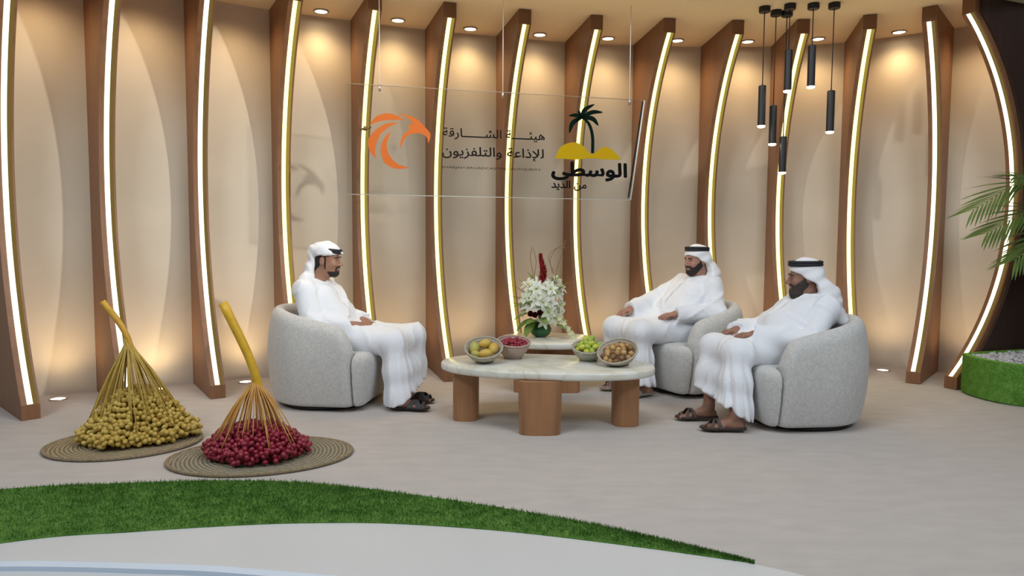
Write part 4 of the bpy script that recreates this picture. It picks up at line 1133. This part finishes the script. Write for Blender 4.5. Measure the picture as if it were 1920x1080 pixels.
# ---------------------------------------------------------------- vase with flowers
def flowers():
    vz = 0.43; vx, vy = 0.245, 5.93
    m = mat('green_glass', (0.02, 0.11, 0.035), 0.08, spec=0.6)
    t = thing('flower_vase', 'round green glass vase on the side table, holding the white flowers', 'vase', (vx, vy, vz))
    b = MB(); b.lathe([(0.03, 0.0), (0.048, 0.002), (0.072, 0.020), (0.086, 0.050), (0.088, 0.070), (0.076, 0.100), (0.058, 0.118), (0.060, 0.128), (0.054, 0.128), (0.052, 0.116), (0.03, 0.10)], 36, caps=True); b.build('glass_body', m, t)
    q = MB()
    for k in range(14):
        a = 2 * PI * k / 14
        q.tube([((r + 0.0012) * math.cos(a), (r + 0.0012) * math.sin(a), z) for r, z in ((0.072, 0.020), (0.086, 0.050), (0.088, 0.070), (0.076, 0.100), (0.060, 0.116))], 0.0022, 5)
    q.build('fluting', mat('green_glass_ribs', (0.04, 0.17, 0.06), 0.1), t)
    f = thing('flower_arrangement', 'white lilies, orchids and one red ginger spike arranged in the green vase', 'flowers', (vx, vy, vz + 0.09))
    MW = mat('white_petal', (0.74, 0.76, 0.68), 0.6, col2=(0.66, 0.72, 0.52), scale=9); ML = mat('leaf_green', (0.09, 0.19, 0.03), 0.5, col2=(0.24, 0.33, 0.07), scale=9)
    MR = mat('ginger_red', (0.33, 0.012, 0.018), 0.5, var=0.25, scale=30); MDK = mat('dark_red_rose', (0.085, 0.010, 0.012), 0.6, var=0.3, scale=30)
    MT = mat('twig', (0.22, 0.14, 0.08), 0.7); MO = mat('orchid_cream', (0.72, 0.70, 0.44), 0.6); MOR = mat('bronze_leaf', (0.26, 0.15, 0.08), 0.5, col2=(0.34, 0.30, 0.08), scale=10); MYC = mat('lily_center', (0.45, 0.46, 0.08), 0.6)
    rr = np.random.default_rng(4)
    def petal(b, base, d, up, L, W, bendy):
        d = d.normalized(); s = d.cross(up).normalized(); n = s.cross(d)
        rings = []
        for i in range(7):
            u = i / 6; w = W * math.sin(PI * (0.08 + 0.90 * u)) ** 0.8
            c = base + d * (L * u) - n * (bendy * L * u * u)
            rings.append([c - s * w, c + n * (-0.15 * w) , c + s * w])
        vs = [p for r in rings for p in r]; fs = []
        for i in range(6):
            for j in range(2): fs.append((i * 3 + j, i * 3 + j + 1, i * 3 + j + 4, i * 3 + j + 3))
        vs2 = [p - n * 0.0015 for p in vs]; k = len(vs)
        b.add(vs + vs2, fs + [tuple(reversed([a + k for a in q])) for q in fs])
    def stem(o, p, m=ML, r=0.003):
        MB().tube(spline([(0, 0, 0), (p[0] * 0.3, p[1] * 0.3, p[2] * 0.55), p], 8), r, 6).build('stem', m, o)
    def lily(p, d, s=1.0):
        p = Vector(p); d = Vector(d).normalized()
        stem(f, p)
        b = MB(); a0 = rr.uniform(0, 6); u = d.orthogonal().normalized(); v = d.cross(u)
        for k in range(6):
            a = a0 + k * PI / 3; e = u * math.cos(a) + v * math.sin(a)
            petal(b, p, e * 0.85 + d * 0.65, d, 0.066 * s, 0.0165 * s, 0.42)
        o = b.build('lily', MW, f)
        q = MB()
        for k in range(4):
            a = k * PI / 2; q.tube([p, p + d * 0.035 * s + (u * math.cos(a) + v * math.sin(a)) * 0.012], 0.0016, 5)
        q.ball(p + d * 0.004, 0.007 * s, 8, 6); q.build('lily_center', MYC, o)
    for x, y, z, dx, dy, dz in ((-0.085, -0.06, 0.150, -0.5, -0.8, 0.2), (-0.02, -0.09, 0.135, 0.0, -1, 0.05), (0.055, -0.08, 0.160, 0.3, -0.9, 0.2), (0.105, -0.03, 0.215, 0.7, -0.6, 0.4), (0.02, -0.07, 0.215, 0.1, -0.9, 0.5), (-0.06, -0.04, 0.215, -0.4, -0.8, 0.6),
                                 (0.07, 0.01, 0.265, 0.4, -0.7, 0.8), (-0.01, -0.01, 0.275, 0.0, -0.7, 0.8), (0.125, -0.04, 0.145, 0.9, -0.5, 0.1), (-0.115, 0.0, 0.115, -0.9, -0.5, 0.1), (0.13, 0.03, 0.09, 0.9, -0.5, 0.0), (0.045, -0.105, 0.105, 0.3, -1, -0.1), (0.09, -0.085, 0.065, 0.5, -0.9, -0.2),
                                 (-0.045, -0.085, 0.175, -0.3, -0.9, 0.3), (0.085, -0.06, 0.11, 0.6, -0.8, 0.1), (0.015, -0.10, 0.165, -0.2, -1, 0.1), (-0.10, -0.04, 0.185, -0.8, -0.6, 0.4), (0.06, -0.06, 0.245, 0.2, -0.8, 0.5), (0.13, 0.0, 0.255, 0.8, -0.4, 0.6), (-0.03, -0.05, 0.245, -0.2, -0.9, 0.5), (-0.085, 0.03, 0.265, -0.5, -0.5, 0.8), (0.10, 0.05, 0.30, 0.5, -0.4, 0.9), (0.02, -0.085, 0.045, 0.0, -1, -0.3)):
        lily((x, y, z), (dx, dy, dz), rr.uniform(0.78, 0.98))
    # red ginger spike
    b = MB(); base = Vector((0.005, 0.0, 0.27))
    for i in range(15):
        z = i * 0.0135; r = 0.030 * (1 - (i / 15) ** 1.5) + 0.006
        for k in range(7):
            a = k * 2 * PI / 7 + i * 0.6; e = Vector((math.cos(a), math.sin(a), 0))
            c = base + Vector((0.010 * math.sin(i * 0.35), 0, z))
            petal(b, c, e * 0.95 + Vector((0, 0, 0.9)), e * -1 + Vector((0, 0, 0.3)), r * 1.15 + 0.010, 0.0085, -0.15)
    b.tube([base - Vector((0, 0, 0.12)), base, base + Vector((0.008, 0, 0.06)), base + Vector((0.003, 0, 0.12))], 0.006, 6)
    b.build('ginger_spike', MR, f); stem(f, (0.005, 0, 0.20), ML, 0.005)
    # dark roses low in the middle
    for x, y, z in ((-0.045, -0.105, 0.085), (-0.012, -0.118, 0.100), (-0.075, -0.085, 0.090)):
        b = MB()
        for L in range(3):
            for k in range(5):
                a = k * 2 * PI / 5 + L * 0.6; e = Vector((math.cos(a), -0.4, math.sin(a)))
                petal(b, Vector((x, y + L * -0.005, z)), e + Vector((0, -0.4 * L, 0)), Vector((0, -1, 0)), 0.026 - L * 0.005, 0.013, -0.4)
        b.ball((x, y, z), 0.014, 8, 6); b.build('rose', MDK, f)
    # broad leaves at the left, strap leaves above, bronze blades
    def leaf(base, d, L, W, m, bendy=0.4, name='leaf'):
        b = MB(); petal(b, Vector(base), Vector(d), Vector((0, 0, 1)), L, W, bendy); b.build(name, m, f)
    for bs, d, L, W in (((-0.06, -0.03, 0.055), (-0.8, -0.3, -0.20), 0.13, 0.040), ((-0.05, -0.06, 0.04), (-0.55, -0.6, -0.40), 0.12, 0.040), ((-0.07, -0.01, 0.09), (-1, -0.2, 0.0), 0.12, 0.036), ((-0.03, -0.08, 0.05), (-0.7, -0.7, 0.15), 0.10, 0.034), ((-0.09, -0.02, 0.15), (-0.9, -0.4, 0.2), 0.10, 0.030), ((0.10, -0.06, 0.02), (0.7, -0.7, 0.1), 0.10, 0.028), ((0.0, -0.09, 0.06), (0.3, -0.9, 0.1), 0.08, 0.026), ((-0.08, 0, 0.10), (-0.6, -0.1, 0.6), 0.13, 0.026),
                        ((-0.07, 0.02, 0.15), (-0.7, 0, 0.6), 0.12, 0.022), ((0.09, 0, 0.20), (0.5, 0, 0.9), 0.13, 0.022), ((0.06, 0.02, 0.24), (0.4, 0.1, 1), 0.12, 0.020), ((0.10, -0.02, 0.06), (0.9, -0.3, 0.1), 0.09, 0.026), ((-0.02, 0.03, 0.25), (-0.3, 0.2, 1), 0.12, 0.018), ((0.02, -0.05, 0.14), (0.2, -0.9, 0.3), 0.09, 0.024), ((-0.06, -0.05, 0.17), (-0.5, -0.8, 0.3), 0.08, 0.022)):
        leaf(bs, d, L, W, ML)
    for bs, d, L in (((-0.06, 0.0, 0.17), (-0.75, -0.1, 0.75), 0.17), ((-0.05, 0.01, 0.20), (-0.6, -0.05, 0.8), 0.16), ((-0.07, 0, 0.14), (-0.9, -0.1, 0.55), 0.15)):
        leaf(bs, d, L, 0.014, MOR, 0.15, 'blade_leaf')
    # curly twigs
    for pts in ([(-0.03, 0, 0.22), (-0.045, 0, 0.33), (-0.035, 0.0, 0.42), (-0.055, 0, 0.50)], [(-0.03, 0.01, 0.22), (-0.06, 0.0, 0.36), (-0.075, 0.0, 0.45), (-0.06, 0, 0.52)], [(0.06, 0.01, 0.22), (0.085, 0.0, 0.34), (0.06, 0.0, 0.42), (0.09, 0.0, 0.49), (0.14, 0, 0.53)],
                [(0.07, 0.02, 0.22), (0.075, 0, 0.36), (0.05, 0, 0.45), (0.10, 0, 0.505), (0.17, 0, 0.51)], [(0.09, 0, 0.22), (0.10, 0, 0.33), (0.13, 0, 0.44), (0.165, 0, 0.56)]):
        MB().tube(spline(pts, 16), 0.0022, 5).build('twig', MT, f)
    # orchid spray drooping to the right
    sp = spline([(0.06, -0.05, 0.08), (0.13, -0.08, 0.05), (0.19, -0.10, -0.02), (0.235, -0.11, -0.075)], 14)
    MB().tube(sp, 0.0025, 5).build('orchid_stem', ML, f)
    for i in range(2, 14):
        p = Vector(sp[i]); b = MB()
        for k in range(5):
            a = k * 2 * PI / 5 + i; e = Vector((math.cos(a), -0.5, math.sin(a)))
            petal(b, p + Vector((0, -0.006, 0.006 * (-1) ** i)), e, Vector((0, -1, 0)), 0.022, 0.009, 0.1)
        b.build('orchid', MO, f)
    f.scale = (1.22, 1.22, 1.30)
flowers()
# ---------------------------------------------------------------- hanging glass sign
AR = {'ا': (0xFE8D, 0xFE8E), 'أ': (0xFE83, 0xFE84), 'ئ': (0xFE89, 0xFE8A, 0xFE8B, 0xFE8C), 'ة': (0xFE93, 0xFE94), 'ت': (0xFE95, 0xFE96, 0xFE97, 0xFE98), 'ذ': (0xFEAB, 0xFEAC), 'د': (0xFEA9, 0xFEAA),
      'ر': (0xFEAD, 0xFEAE), 'ز': (0xFEAF, 0xFEB0), 'س': (0xFEB1, 0xFEB2, 0xFEB3, 0xFEB4), 'ش': (0xFEB5, 0xFEB6, 0xFEB7, 0xFEB8), 'ط': (0xFEC1, 0xFEC2, 0xFEC3, 0xFEC4), 'ع': (0xFEC9, 0xFECA, 0xFECB, 0xFECC),
      'ف': (0xFED1, 0xFED2, 0xFED3, 0xFED4), 'ق': (0xFED5, 0xFED6, 0xFED7, 0xFED8), 'ل': (0xFEDD, 0xFEDE, 0xFEDF, 0xFEE0), 'م': (0xFEE1, 0xFEE2, 0xFEE3, 0xFEE4), 'ن': (0xFEE5, 0xFEE6, 0xFEE7, 0xFEE8),
      'ه': (0xFEE9, 0xFEEA, 0xFEEB, 0xFEEC), 'و': (0xFEED, 0xFEEE), 'ى': (0xFEEF, 0xFEF0), 'ي': (0xFEF1, 0xFEF2, 0xFEF3, 0xFEF4), 'ـ': (0x640,) * 4, '\u0001': (0xFEF9, 0xFEFA)}
def shape_ar(s):
    s = s.replace('لإ', '\u0001'); out = []
    for i, c in enumerate(s):
        if c not in AR: out.append(c); continue
        f = AR[c]; pv = i > 0 and s[i - 1] in AR and len(AR[s[i - 1]]) == 4; nx = len(f) == 4 and i + 1 < len(s) and s[i + 1] in AR
        out.append(chr(f[(3 if nx else 1) if pv else (2 if nx else 0)]))
    return ''.join(reversed(out))
# panel frame: u runs right along the glass, v up; corners measured in metres
GA = Vector((-1.305, 5.60, 0)); GB = Vector((1.140, 6.20, 0)); GL = (GB - GA).length
GU = (GB - GA).normalized(); GN = Vector((GU.y, -GU.x, 0))            # GN faces the camera side
GZ0, GZ1 = 1.60, 2.46
sign = thing('hanging_glass_sign', 'clear glass panel with orange emblem, dark lettering and palm logo, hung on thin wires', 'sign', (GA.x, GA.y, 0), math.atan2(GU.y, GU.x))
# local: x = u, y = away from camera, z up
def px2uv(px, py):
    """photo measurement of the flat print converted once to panel metres"""
    a = (px - 960) / 1320.0; c = (py - 540) / 1320.0
    d = _fw + _rt * a + _dn * c
    o = Vector((0, 0, 1.25)); k = (GA - o).dot(Vector((-GN.x, -GN.y, 0))) / d.dot(Vector((-GN.x, -GN.y, 0)))
    p = o + d * k
    return (p - GA).dot(GU), p.z
gm = bpy.data.materials.new('clear_glass'); gm.use_nodes = True
_nt = gm.node_tree; _nt.nodes.remove(_nt.nodes['Principled BSDF'])
_tr = _nt.nodes.new('ShaderNodeBsdfTransparent'); _tr.inputs[0].default_value = (0.965, 0.975, 0.97, 1)
_gl = _nt.nodes.new('ShaderNodeBsdfGlossy'); _gl.inputs['Roughness'].default_value = 0.02
_fr = _nt.nodes.new('ShaderNodeFresnel'); _fr.inputs[0].default_value = 1.35
_mx = _nt.nodes.new('ShaderNodeMixShader')
_nt.links.new(_fr.outputs[0], _mx.inputs[0]); _nt.links.new(_tr.outputs[0], _mx.inputs[1]); _nt.links.new(_gl.outputs[0], _mx.inputs[2]); _nt.links.new(_mx.outputs[0], _nt.nodes['Material Output'].inputs[0])
b = MB()
cr = [(0.0, GZ0), (GL - 0.115, GZ0), (GL, GZ1), (0.0, GZ1)]
b.add([(u, 0.0, z) for u, z in cr] + [(u, 0.010, z) for u, z in cr], [(0, 1, 2, 3), (7, 6, 5, 4), (0, 4, 5, 1), (1, 5, 6, 2), (2, 6, 7, 3), (3, 7, 4, 0)])
b.build('glass_pane', gm, sign, smooth=False)
M_EDGE = mat('polished_glass_edge', (0.85, 0.86, 0.80), 0.2, emit=None)
q = MB(); q.tube([(GL - 0.115, 0.005, GZ0), (GL, 0.005, GZ1)], 0.0075, 6); q.build('polished_edge', M_EDGE, sign)
q = MB(); q.tube([(GL - 0.133, 0.008, GZ0 + 0.02), (GL - 0.014, 0.008, GZ1 - 0.01)], 0.006, 6); q.build('edge_dark_line', M_BLACK, sign)  # dark line within the thick glass edge, added as a black tube
q = MB(); q.tube([(0, 0.005, GZ1), (GL, 0.005, GZ1)], 0.0028, 5); q.build('polished_edge', mat('edge_warm', (0.62, 0.52, 0.42), 0.3), sign)
q = MB(); q.tube([(0, 0.005, GZ0), (GL - 0.115, 0.005, GZ0)], 0.0035, 5); q.build('polished_edge', M_EDGE, sign)
for px in (712, 943, 1181):
    u, z = px2uv(px, 180)
    q = MB(); q.tube([(u, 0.005, GZ1 - 0.045), (u, 0.005, H)], 0.0036, 6); q.build('wire', M_EDGE, sign)
    q = MB(); q.box((u, 0.003, GZ1 - 0.02), (0.016, 0.024, 0.05), 0.003); q.build('clamp', M_STEEL, sign)
u, z = px2uv(685, 241)
q = MB(); q.tube([(u - 0.045, -0.006, z - 0.012), (u + 0.045, -0.006, z + 0.012)], 0.008, 8); q.box((u, 0.0, z), (0.03, 0.03, 0.03), 0.004); q.build('clamp', mat('bronze_clamp', (0.16, 0.09, 0.03), 0.4, metal=0.4), sign)
M_INK = mat('dark_print', (0.006, 0.006, 0.007), 0.8, spec=0.05); M_INK2 = mat('brown_print', (0.016, 0.012, 0.010), 0.8, spec=0.05); M_ORA = mat('orange_print', (0.54, 0.135, 0.030), 0.8, spec=0.05)
M_GOLD = mat('yellow_print', (0.52, 0.36, 0.008), 0.8, col2=(0.56, 0.31, 0.010), scale=6, spec=0.05); M_PALM = mat('dark_green_print', (0.004, 0.013, 0.008), 0.8, spec=0.05)
def text(name, s, box, m, bold=0.0, label=None):
    """box: photo rectangle of the writing (x0, y0, x1, y1) converted to panel metres"""
    c = bpy.data.curves.new(name, 'FONT'); c.body = s; c.size = 1.0; c.resolution_u = 4
    o = bpy.data.objects.new('tmp', c); COL.objects.link(o); bpy.context.view_layer.update()
    me = bpy.data.meshes.new_from_object(o.evaluated_get(bpy.context.evaluated_depsgraph_get()))
    bpy.data.objects.remove(o)
    V = np.zeros(len(me.vertices) * 3); me.vertices.foreach_get('co', V); V = V.reshape(-1, 3)
    lo, hi = V.min(0), V.max(0)
    (u0, z1), (u1, z0) = px2uv(box[0], box[1]), px2uv(box[2], box[3])
    F = [tuple(p.vertices) for p in me.polygons]
    X = u0 + (V[:, 0] - lo[0]) / (hi[0] - lo[0]) * (u1 - u0); Z = z0 + (V[:, 1] - lo[1]) / (hi[1] - lo[1]) * (z1 - z0)
    b = MB(); n = len(V); ky = (z1 - z0) / (hi[1] - lo[1])
    for j in range(9 if bold else 1):
        rr_ = bold * ky if j < 8 else 0.0
        b.add([(X[i] + rr_ * math.cos(j * PI / 4), -0.002 - 0.00001 * j, Z[i] + rr_ * math.sin(j * PI / 4)) for i in range(n)], F)
    bpy.data.meshes.remove(me)
    o = b.build(name, m, sign, smooth=False)
    md = o.modifiers.new('thick', 'SOLIDIFY'); md.thickness = 0.0012; md.offset = 0
    if label: o['label'] = label
    return o
text('arabic_lettering', shape_ar('هيئـــــة الشــــــارقة'), (830, 239, 1021, 268), M_INK2, 0.016)
text('arabic_lettering', shape_ar('للإذاعة والتلفزيون'), (829, 273, 1019, 304), M_INK2, 0.016)
text('english_lettering', 'SHARJAH BROADCASTING AUTHORITY', (828, 311, 1014, 322), M_INK2, 0.0)
text('arabic_lettering', shape_ar('الوسطى'), (1035, 303, 1174, 340), M_INK, 0.045)
text('arabic_lettering', shape_ar('من الذيد'), (1034, 338, 1099, 358), M_INK, 0.022)
def print_shape(name, polys, m, label=None, y=-0.002):
    b = MB()
    for P in polys:
        n = len(P); pts = [px2uv(*p) for p in P]
        b.add([(u, y, z) for u, z in pts], [tuple(range(n))])
    o = b.build(name, m, sign, smooth=False)
    md = o.modifiers.new('tri', 'TRIANGULATE'); md = o.modifiers.new('thick', 'SOLIDIFY'); md.thickness = 0.0012; md.offset = 0
    if label: o['label'] = label
    return o
def curvy(pts, n=40):
    return [tuple(p) for p in spline(pts, n)]
Z5 = lambda L: [(640 + x * 0.3125, 150 + y * 0.3125) for x, y in L]     # emblem measured on an enlarged crop
print_shape('emblem', [
    curvy(Z5([(168, 272), (205, 222), (270, 200), (330, 212), (378, 240)]), 16) + curvy(Z5([(378, 240), (300, 240), (235, 246), (168, 272)]), 12)[1:-1],
    curvy(Z5([(340, 200), (400, 212), (462, 242), (505, 285)]), 14) + curvy(Z5([(508, 290), (532, 318), (534, 345), (522, 378)]), 10) + curvy(Z5([(520, 376), (512, 345), (480, 322), (430, 322), (385, 345), (355, 408)]), 16) + curvy(Z5([(354, 404), (356, 360), (380, 318), (412, 292), (398, 272), (432, 266)]), 14) + curvy(Z5([(430, 262), (405, 232), (372, 214), (340, 200)]), 8)[1:-1],
    curvy(Z5([(345, 255), (270, 262), (205, 300), (166, 345)]), 14) + curvy(Z5([(164, 350), (160, 395), (178, 440), (208, 470)]), 10) + curvy(Z5([(206, 466), (204, 410), (232, 330), (290, 280), (345, 255)]), 14)[1:-1],
    curvy(Z5([(298, 306), (256, 350), (236, 420), (252, 490)]), 14) + curvy(Z5([(254, 494), (300, 525), (350, 534), (410, 526)]), 10) + curvy(Z5([(408, 525), (340, 505), (290, 455), (272, 390), (298, 306)]), 16)[1:-1],
], M_ORA, 'orange bird head emblem')
print_shape('sand_dunes', [curvy(Z5([(1280, 470), (1318, 400), (1390, 374), (1450, 396), (1500, 445), (1555, 410), (1590, 402), (1640, 432), (1678, 478)]), 40) + Z5([(1600, 478), (1500, 470), (1400, 478)])], M_GOLD, 'yellow sand dunes')
def frond(tip, ctrl, w):
    c = (1440, 226); A = curvy([c, ctrl, tip], 12); L = []; Rr = []
    for i, p in enumerate(A):
        q = A[min(i + 1, 11)]; o = A[max(i - 1, 0)]; tx, ty = q[0] - o[0], q[1] - o[1]; ln = math.hypot(tx, ty) or 1
        ww = w * math.sin(PI * (0.12 + 0.86 * i / 11)) ** 0.7
        L.append((p[0] - ty / ln * ww, p[1] + tx / ln * ww)); Rr.append((p[0] + ty / ln * ww, p[1] - tx / ln * ww))
    return Z5(L + Rr[::-1])
print_shape('palm_tree', [frond((1518, 146), (1462, 178), 13), frond((1568, 194), (1505, 194), 13), frond((1366, 214), (1408, 212), 12), frond((1424, 180), (1428, 200), 9), frond((1542, 274), (1505, 232), 14), frond((1368, 318), (1388, 258), 14), frond((1406, 248), (1420, 236), 8),
    Z5(curvy([(1436, 222), (1478, 270), (1497, 340), (1498, 440)], 20) + curvy([(1516, 440), (1516, 340), (1494, 262), (1448, 218)], 20))], M_PALM, 'dark palm tree')
# ---------------------------------------------------------------- planter with white gravel and palm
pl = thing('planter', 'curved planter wrapped in green artificial grass, beside the last fin', 'planter', (4.92, 5.62, 0))
M_GRASSW = mat('grass_wrap', (0.13, 0.33, 0.045), 0.8, col2=(0.21, 0.43, 0.09), scale=18, bump=0.6, bscale=160, spec=0.1)
rings = []
A0, A1 = R(150), R(285)
arc = [A0 + (A1 - A0) * k / 40 for k in range(41)]
base = [(-1.150, 0.215), (-1.185, 0.05), (-1.165, -0.14), (-1.09, -0.28), (-0.97, -0.36), (-0.72, -0.47), (-0.38, -0.55), (0.0, -0.58)]
outl = [tuple(p) for p in spline(base, 40)] + [(0.15, -0.5), (0.15, 0.62), (-0.35, 0.50), (-0.95, 0.30)]
b = MB(); PH = 0.325
b.loft([[(x * 0.985, y * 0.985, 0.0) for x, y in outl], [(x, y, 0.012) for x, y in outl], [(x, y, PH - 0.004) for x, y in outl], [(x * 0.995, y * 0.995, PH) for x, y in outl], [(x * 0.965, y * 0.965, PH) for x, y in outl], [(x * 0.965, y * 0.965, PH - 0.04) for x, y in outl]], True, True)
b.build('grass_wrap', M_GRASSW, pl, auto=50)
# short blades standing off the wrap
n = 9000
P2 = np.array(outl[:40]); ii = rng.uniform(0, 38.99, n); k = ii.astype(int); fr = (ii - k)[:, None]
xy = P2[k] * (1 - fr) + P2[k + 1] * fr; tg = P2[k + 1] - P2[k]; tg /= np.linalg.norm(tg, axis=1)[:, None]; nr = np.stack([tg[:, 1], -tg[:, 0]], 1) * -1
if (nr * xy).sum() < 0: nr = -nr
z = rng.uniform(0.01, PH, n); L = rng.uniform(0.008, 0.017, n)
bs = np.column_stack([xy, z]); tp = bs + np.column_stack([nr * L[:, None] * 0.8, rng.uniform(-0.7, 0.3, n) * L]) + np.column_stack([tg * (rng.uniform(-0.6, 0.6, n) * L)[:, None], np.zeros(n)])
sd = np.column_stack([tg * 0.002, np.zeros(n)])
tri = np.stack([bs - sd, bs + sd, tp], 1).reshape(-1, 3)
me = bpy.data.meshes.new('grass_blades'); me.from_pydata(tri.tolist(), [], [(3 * i, 3 * i + 1, 3 * i + 2) for i in range(n)]); me.materials.append(M_GRASSW)
o = link(bpy.data.objects.new('grass_blades', me), pl); o['kind'] = 'stuff'
# white pebbles
b = MB(); rr = np.random.default_rng(3)
M_PEB = mat('white_pebble', (0.62, 0.62, 0.63), 0.6, col2=(0.42, 0.42, 0.45), scale=22)
b.add([(x * 0.96 + 4.92, y * 0.96 + 5.62, PH - 0.03) for x, y in outl], [tuple(range(len(outl)))])
def inside(x, y):
    c = False; n = len(outl)
    for i in range(n):
        x1, y1 = outl[i]; x2, y2 = outl[(i + 1) % n]
        if (y1 > y) != (y2 > y) and x < (x2 - x1) * (y - y1) / (y2 - y1) + x1: c = not c
    return c
cnt = 0
while cnt < 1500:
    x, y = rr.uniform(-1.15, 0.1), rr.uniform(-0.55, 0.6)
    if not inside(x / 0.95, y / 0.95): continue
    s = rr.uniform(0.010, 0.020)
    b.ball((x + 4.92, y + 5.62, PH - 0.022 + rr.uniform(0, 0.016)), (s, s * rr.uniform(0.7, 1.1), s * 0.65), 6, 4, Matrix.Rotation(rr.uniform(0, 6), 3, 'Z'))
    cnt += 1
o = b.build('white_gravel', M_PEB); tag(o, 'white pebbles filling the top of the grass wrapped planter', 'gravel', kind='stuff')

M_FR = mat('palm_leaf', (0.055, 0.115, 0.020), 0.5, col2=(0.14, 0.21, 0.05), scale=8, spec=0.3)
M_FRS = mat('palm_stem', (0.16, 0.20, 0.05), 0.5, var=0.2, scale=10)
def frond_part(root, pts, nl, ll, droop, rr):
    sp = spline(pts, 26)
    fr = MB().tube(sp, [0.007 * (1 - 0.75 * i / 25) for i in range(26)], 6).build('frond', M_FRS, root)
    b = MB()
    for i in range(nl):
        u = 0.30 + 0.70 * i / (nl - 1); q = u * 25; k = min(int(q), 24); p = Vector(sp[k]) * (1 - q + k) + Vector(sp[k + 1]) * (q - k)
        t = (Vector(sp[k + 1]) - Vector(sp[k])).normalized(); sd = t.cross(Vector((0, 0, 1))).normalized(); L = ll * (0.55 + 0.75 * math.sin(PI * min(1, (u - 0.25) / 0.8)) ) * rr.uniform(0.85, 1.1)
        for s in (-1, 1):
            d = (t * 0.95 + sd * s * 0.55 + Vector((0, 0, 0.22 * s))).normalized()
            n = d.cross(t).normalized(); w = d.cross(n).normalized(); rg = []
            for j in range(6):
                v = j / 5; c = p + d * (L * v) + Vector((0, 0, -droop * L * v * v)); ww = 0.0088 * math.sin(PI * (0.12 + 0.86 * v)) + 0.0006
                rg.append([c - w * ww, c + n * ww * 0.35, c + w * ww])
            vs = [x for r in rg for x in r]; fs = [(j * 3 + m_, j * 3 + m_ + 1, j * 3 + m_ + 4, j * 3 + m_ + 3) for j in range(5) for m_ in (0, 1)]
            b.add(vs, fs)
    b.build('leaflets', M_FR, fr)
rr = np.random.default_rng(9)
palm = thing('potted_palm', 'feathery green palm rising from the gravel planter over the last fin', 'palm', (4.70, 5.72, PH - 0.02))
for k, pts in enumerate([
        [(0, 0, 0), (-0.05, 0, 0.60), (-0.25, -0.06, 1.15), (-0.65, -0.14, 1.42), (-1.10, -0.20, 1.20)],
        [(0, 0, 0), (-0.04, -0.02, 0.55), (-0.22, -0.10, 1.00), (-0.60, -0.20, 1.20), (-1.02, -0.26, 1.02)],
        [(0.02, 0, 0), (0.0, -0.03, 0.50), (-0.14, -0.14, 0.88), (-0.48, -0.26, 1.06), (-0.85, -0.34, 0.82)],
        [(0.02, 0, 0), (0.02, 0, 0.60), (-0.10, -0.04, 1.10), (-0.40, -0.10, 1.42), (-0.75, -0.16, 1.46)],
        [(0.04, 0, 0), (0.08, -0.02, 0.60), (0.16, -0.08, 1.05), (0.34, -0.14, 1.28), (0.6, -0.2, 1.2)],
        [(0.03, 0, 0), (0.05, 0.03, 0.60), (0.08, 0.12, 1.05), (0.15, 0.25, 1.35), (0.25, 0.4, 1.4)],
        [(0.02, 0.01, 0), (0.02, 0.0, 0.45), (0.0, -0.08, 0.78), (-0.06, -0.22, 0.92), (-0.14, -0.38, 0.84)],
        [(0.03, 0.01, 0), (0.06, 0.0, 0.40), (0.06, -0.06, 0.70), (0.06, -0.18, 0.88), (0.04, -0.32, 0.86)]]):
    frond_part(palm, pts, 34, 0.29, 0.16, rr)
low = thing('leafy_plant', 'small leafy plant growing low in the planter, under the palm', 'plant', (4.70, 5.60, PH - 0.02))
M_LF = mat('broad_leaf', (0.06, 0.12, 0.025), 0.45, col2=(0.16, 0.23, 0.07), scale=8)
for k in range(11):
    a = rr.uniform(0, 2 * PI); L = rr.uniform(0.22, 0.38); b = MB()
    d = Vector((math.cos(a) * 0.55, math.sin(a) * 0.55, 1)).normalized(); tip = d * L * 1.5
    if k < 4: tip = Vector((-0.12 - 0.05 * k, -0.05 - 0.03 * k, 0.34 + 0.05 * k))
    sp = spline([(0, 0, 0), tip * 0.5 + Vector((0, 0, 0.05)), tip], 8)
    st = MB().tube(sp, 0.004, 6).build('stem', M_FRS, low)
    for j in range(7):
        aa = rr.uniform(0, 2 * PI); dd = Vector((math.cos(aa), math.sin(aa), rr.uniform(-0.4, 0.5))).normalized(); p = Vector(sp[7 - j // 3]); s = dd.cross(Vector((0, 0, 1))).normalized(); rg = []
        for i in range(6):
            v = i / 5; c = p + dd * (0.09 * v) + Vector((0, 0, -0.03 * v * v)); w = 0.018 * math.sin(PI * (0.08 + 0.9 * v))
            rg.append([c - s * w, c + Vector((0, 0, -0.003)), c + s * w])
        b.add([x for r in rg for x in r], [(i * 3 + m_, i * 3 + m_ + 1, i * 3 + m_ + 4, i * 3 + m_ + 3) for i in range(5) for m_ in (0, 1)])
    b.build('leaves', M_LF, st)
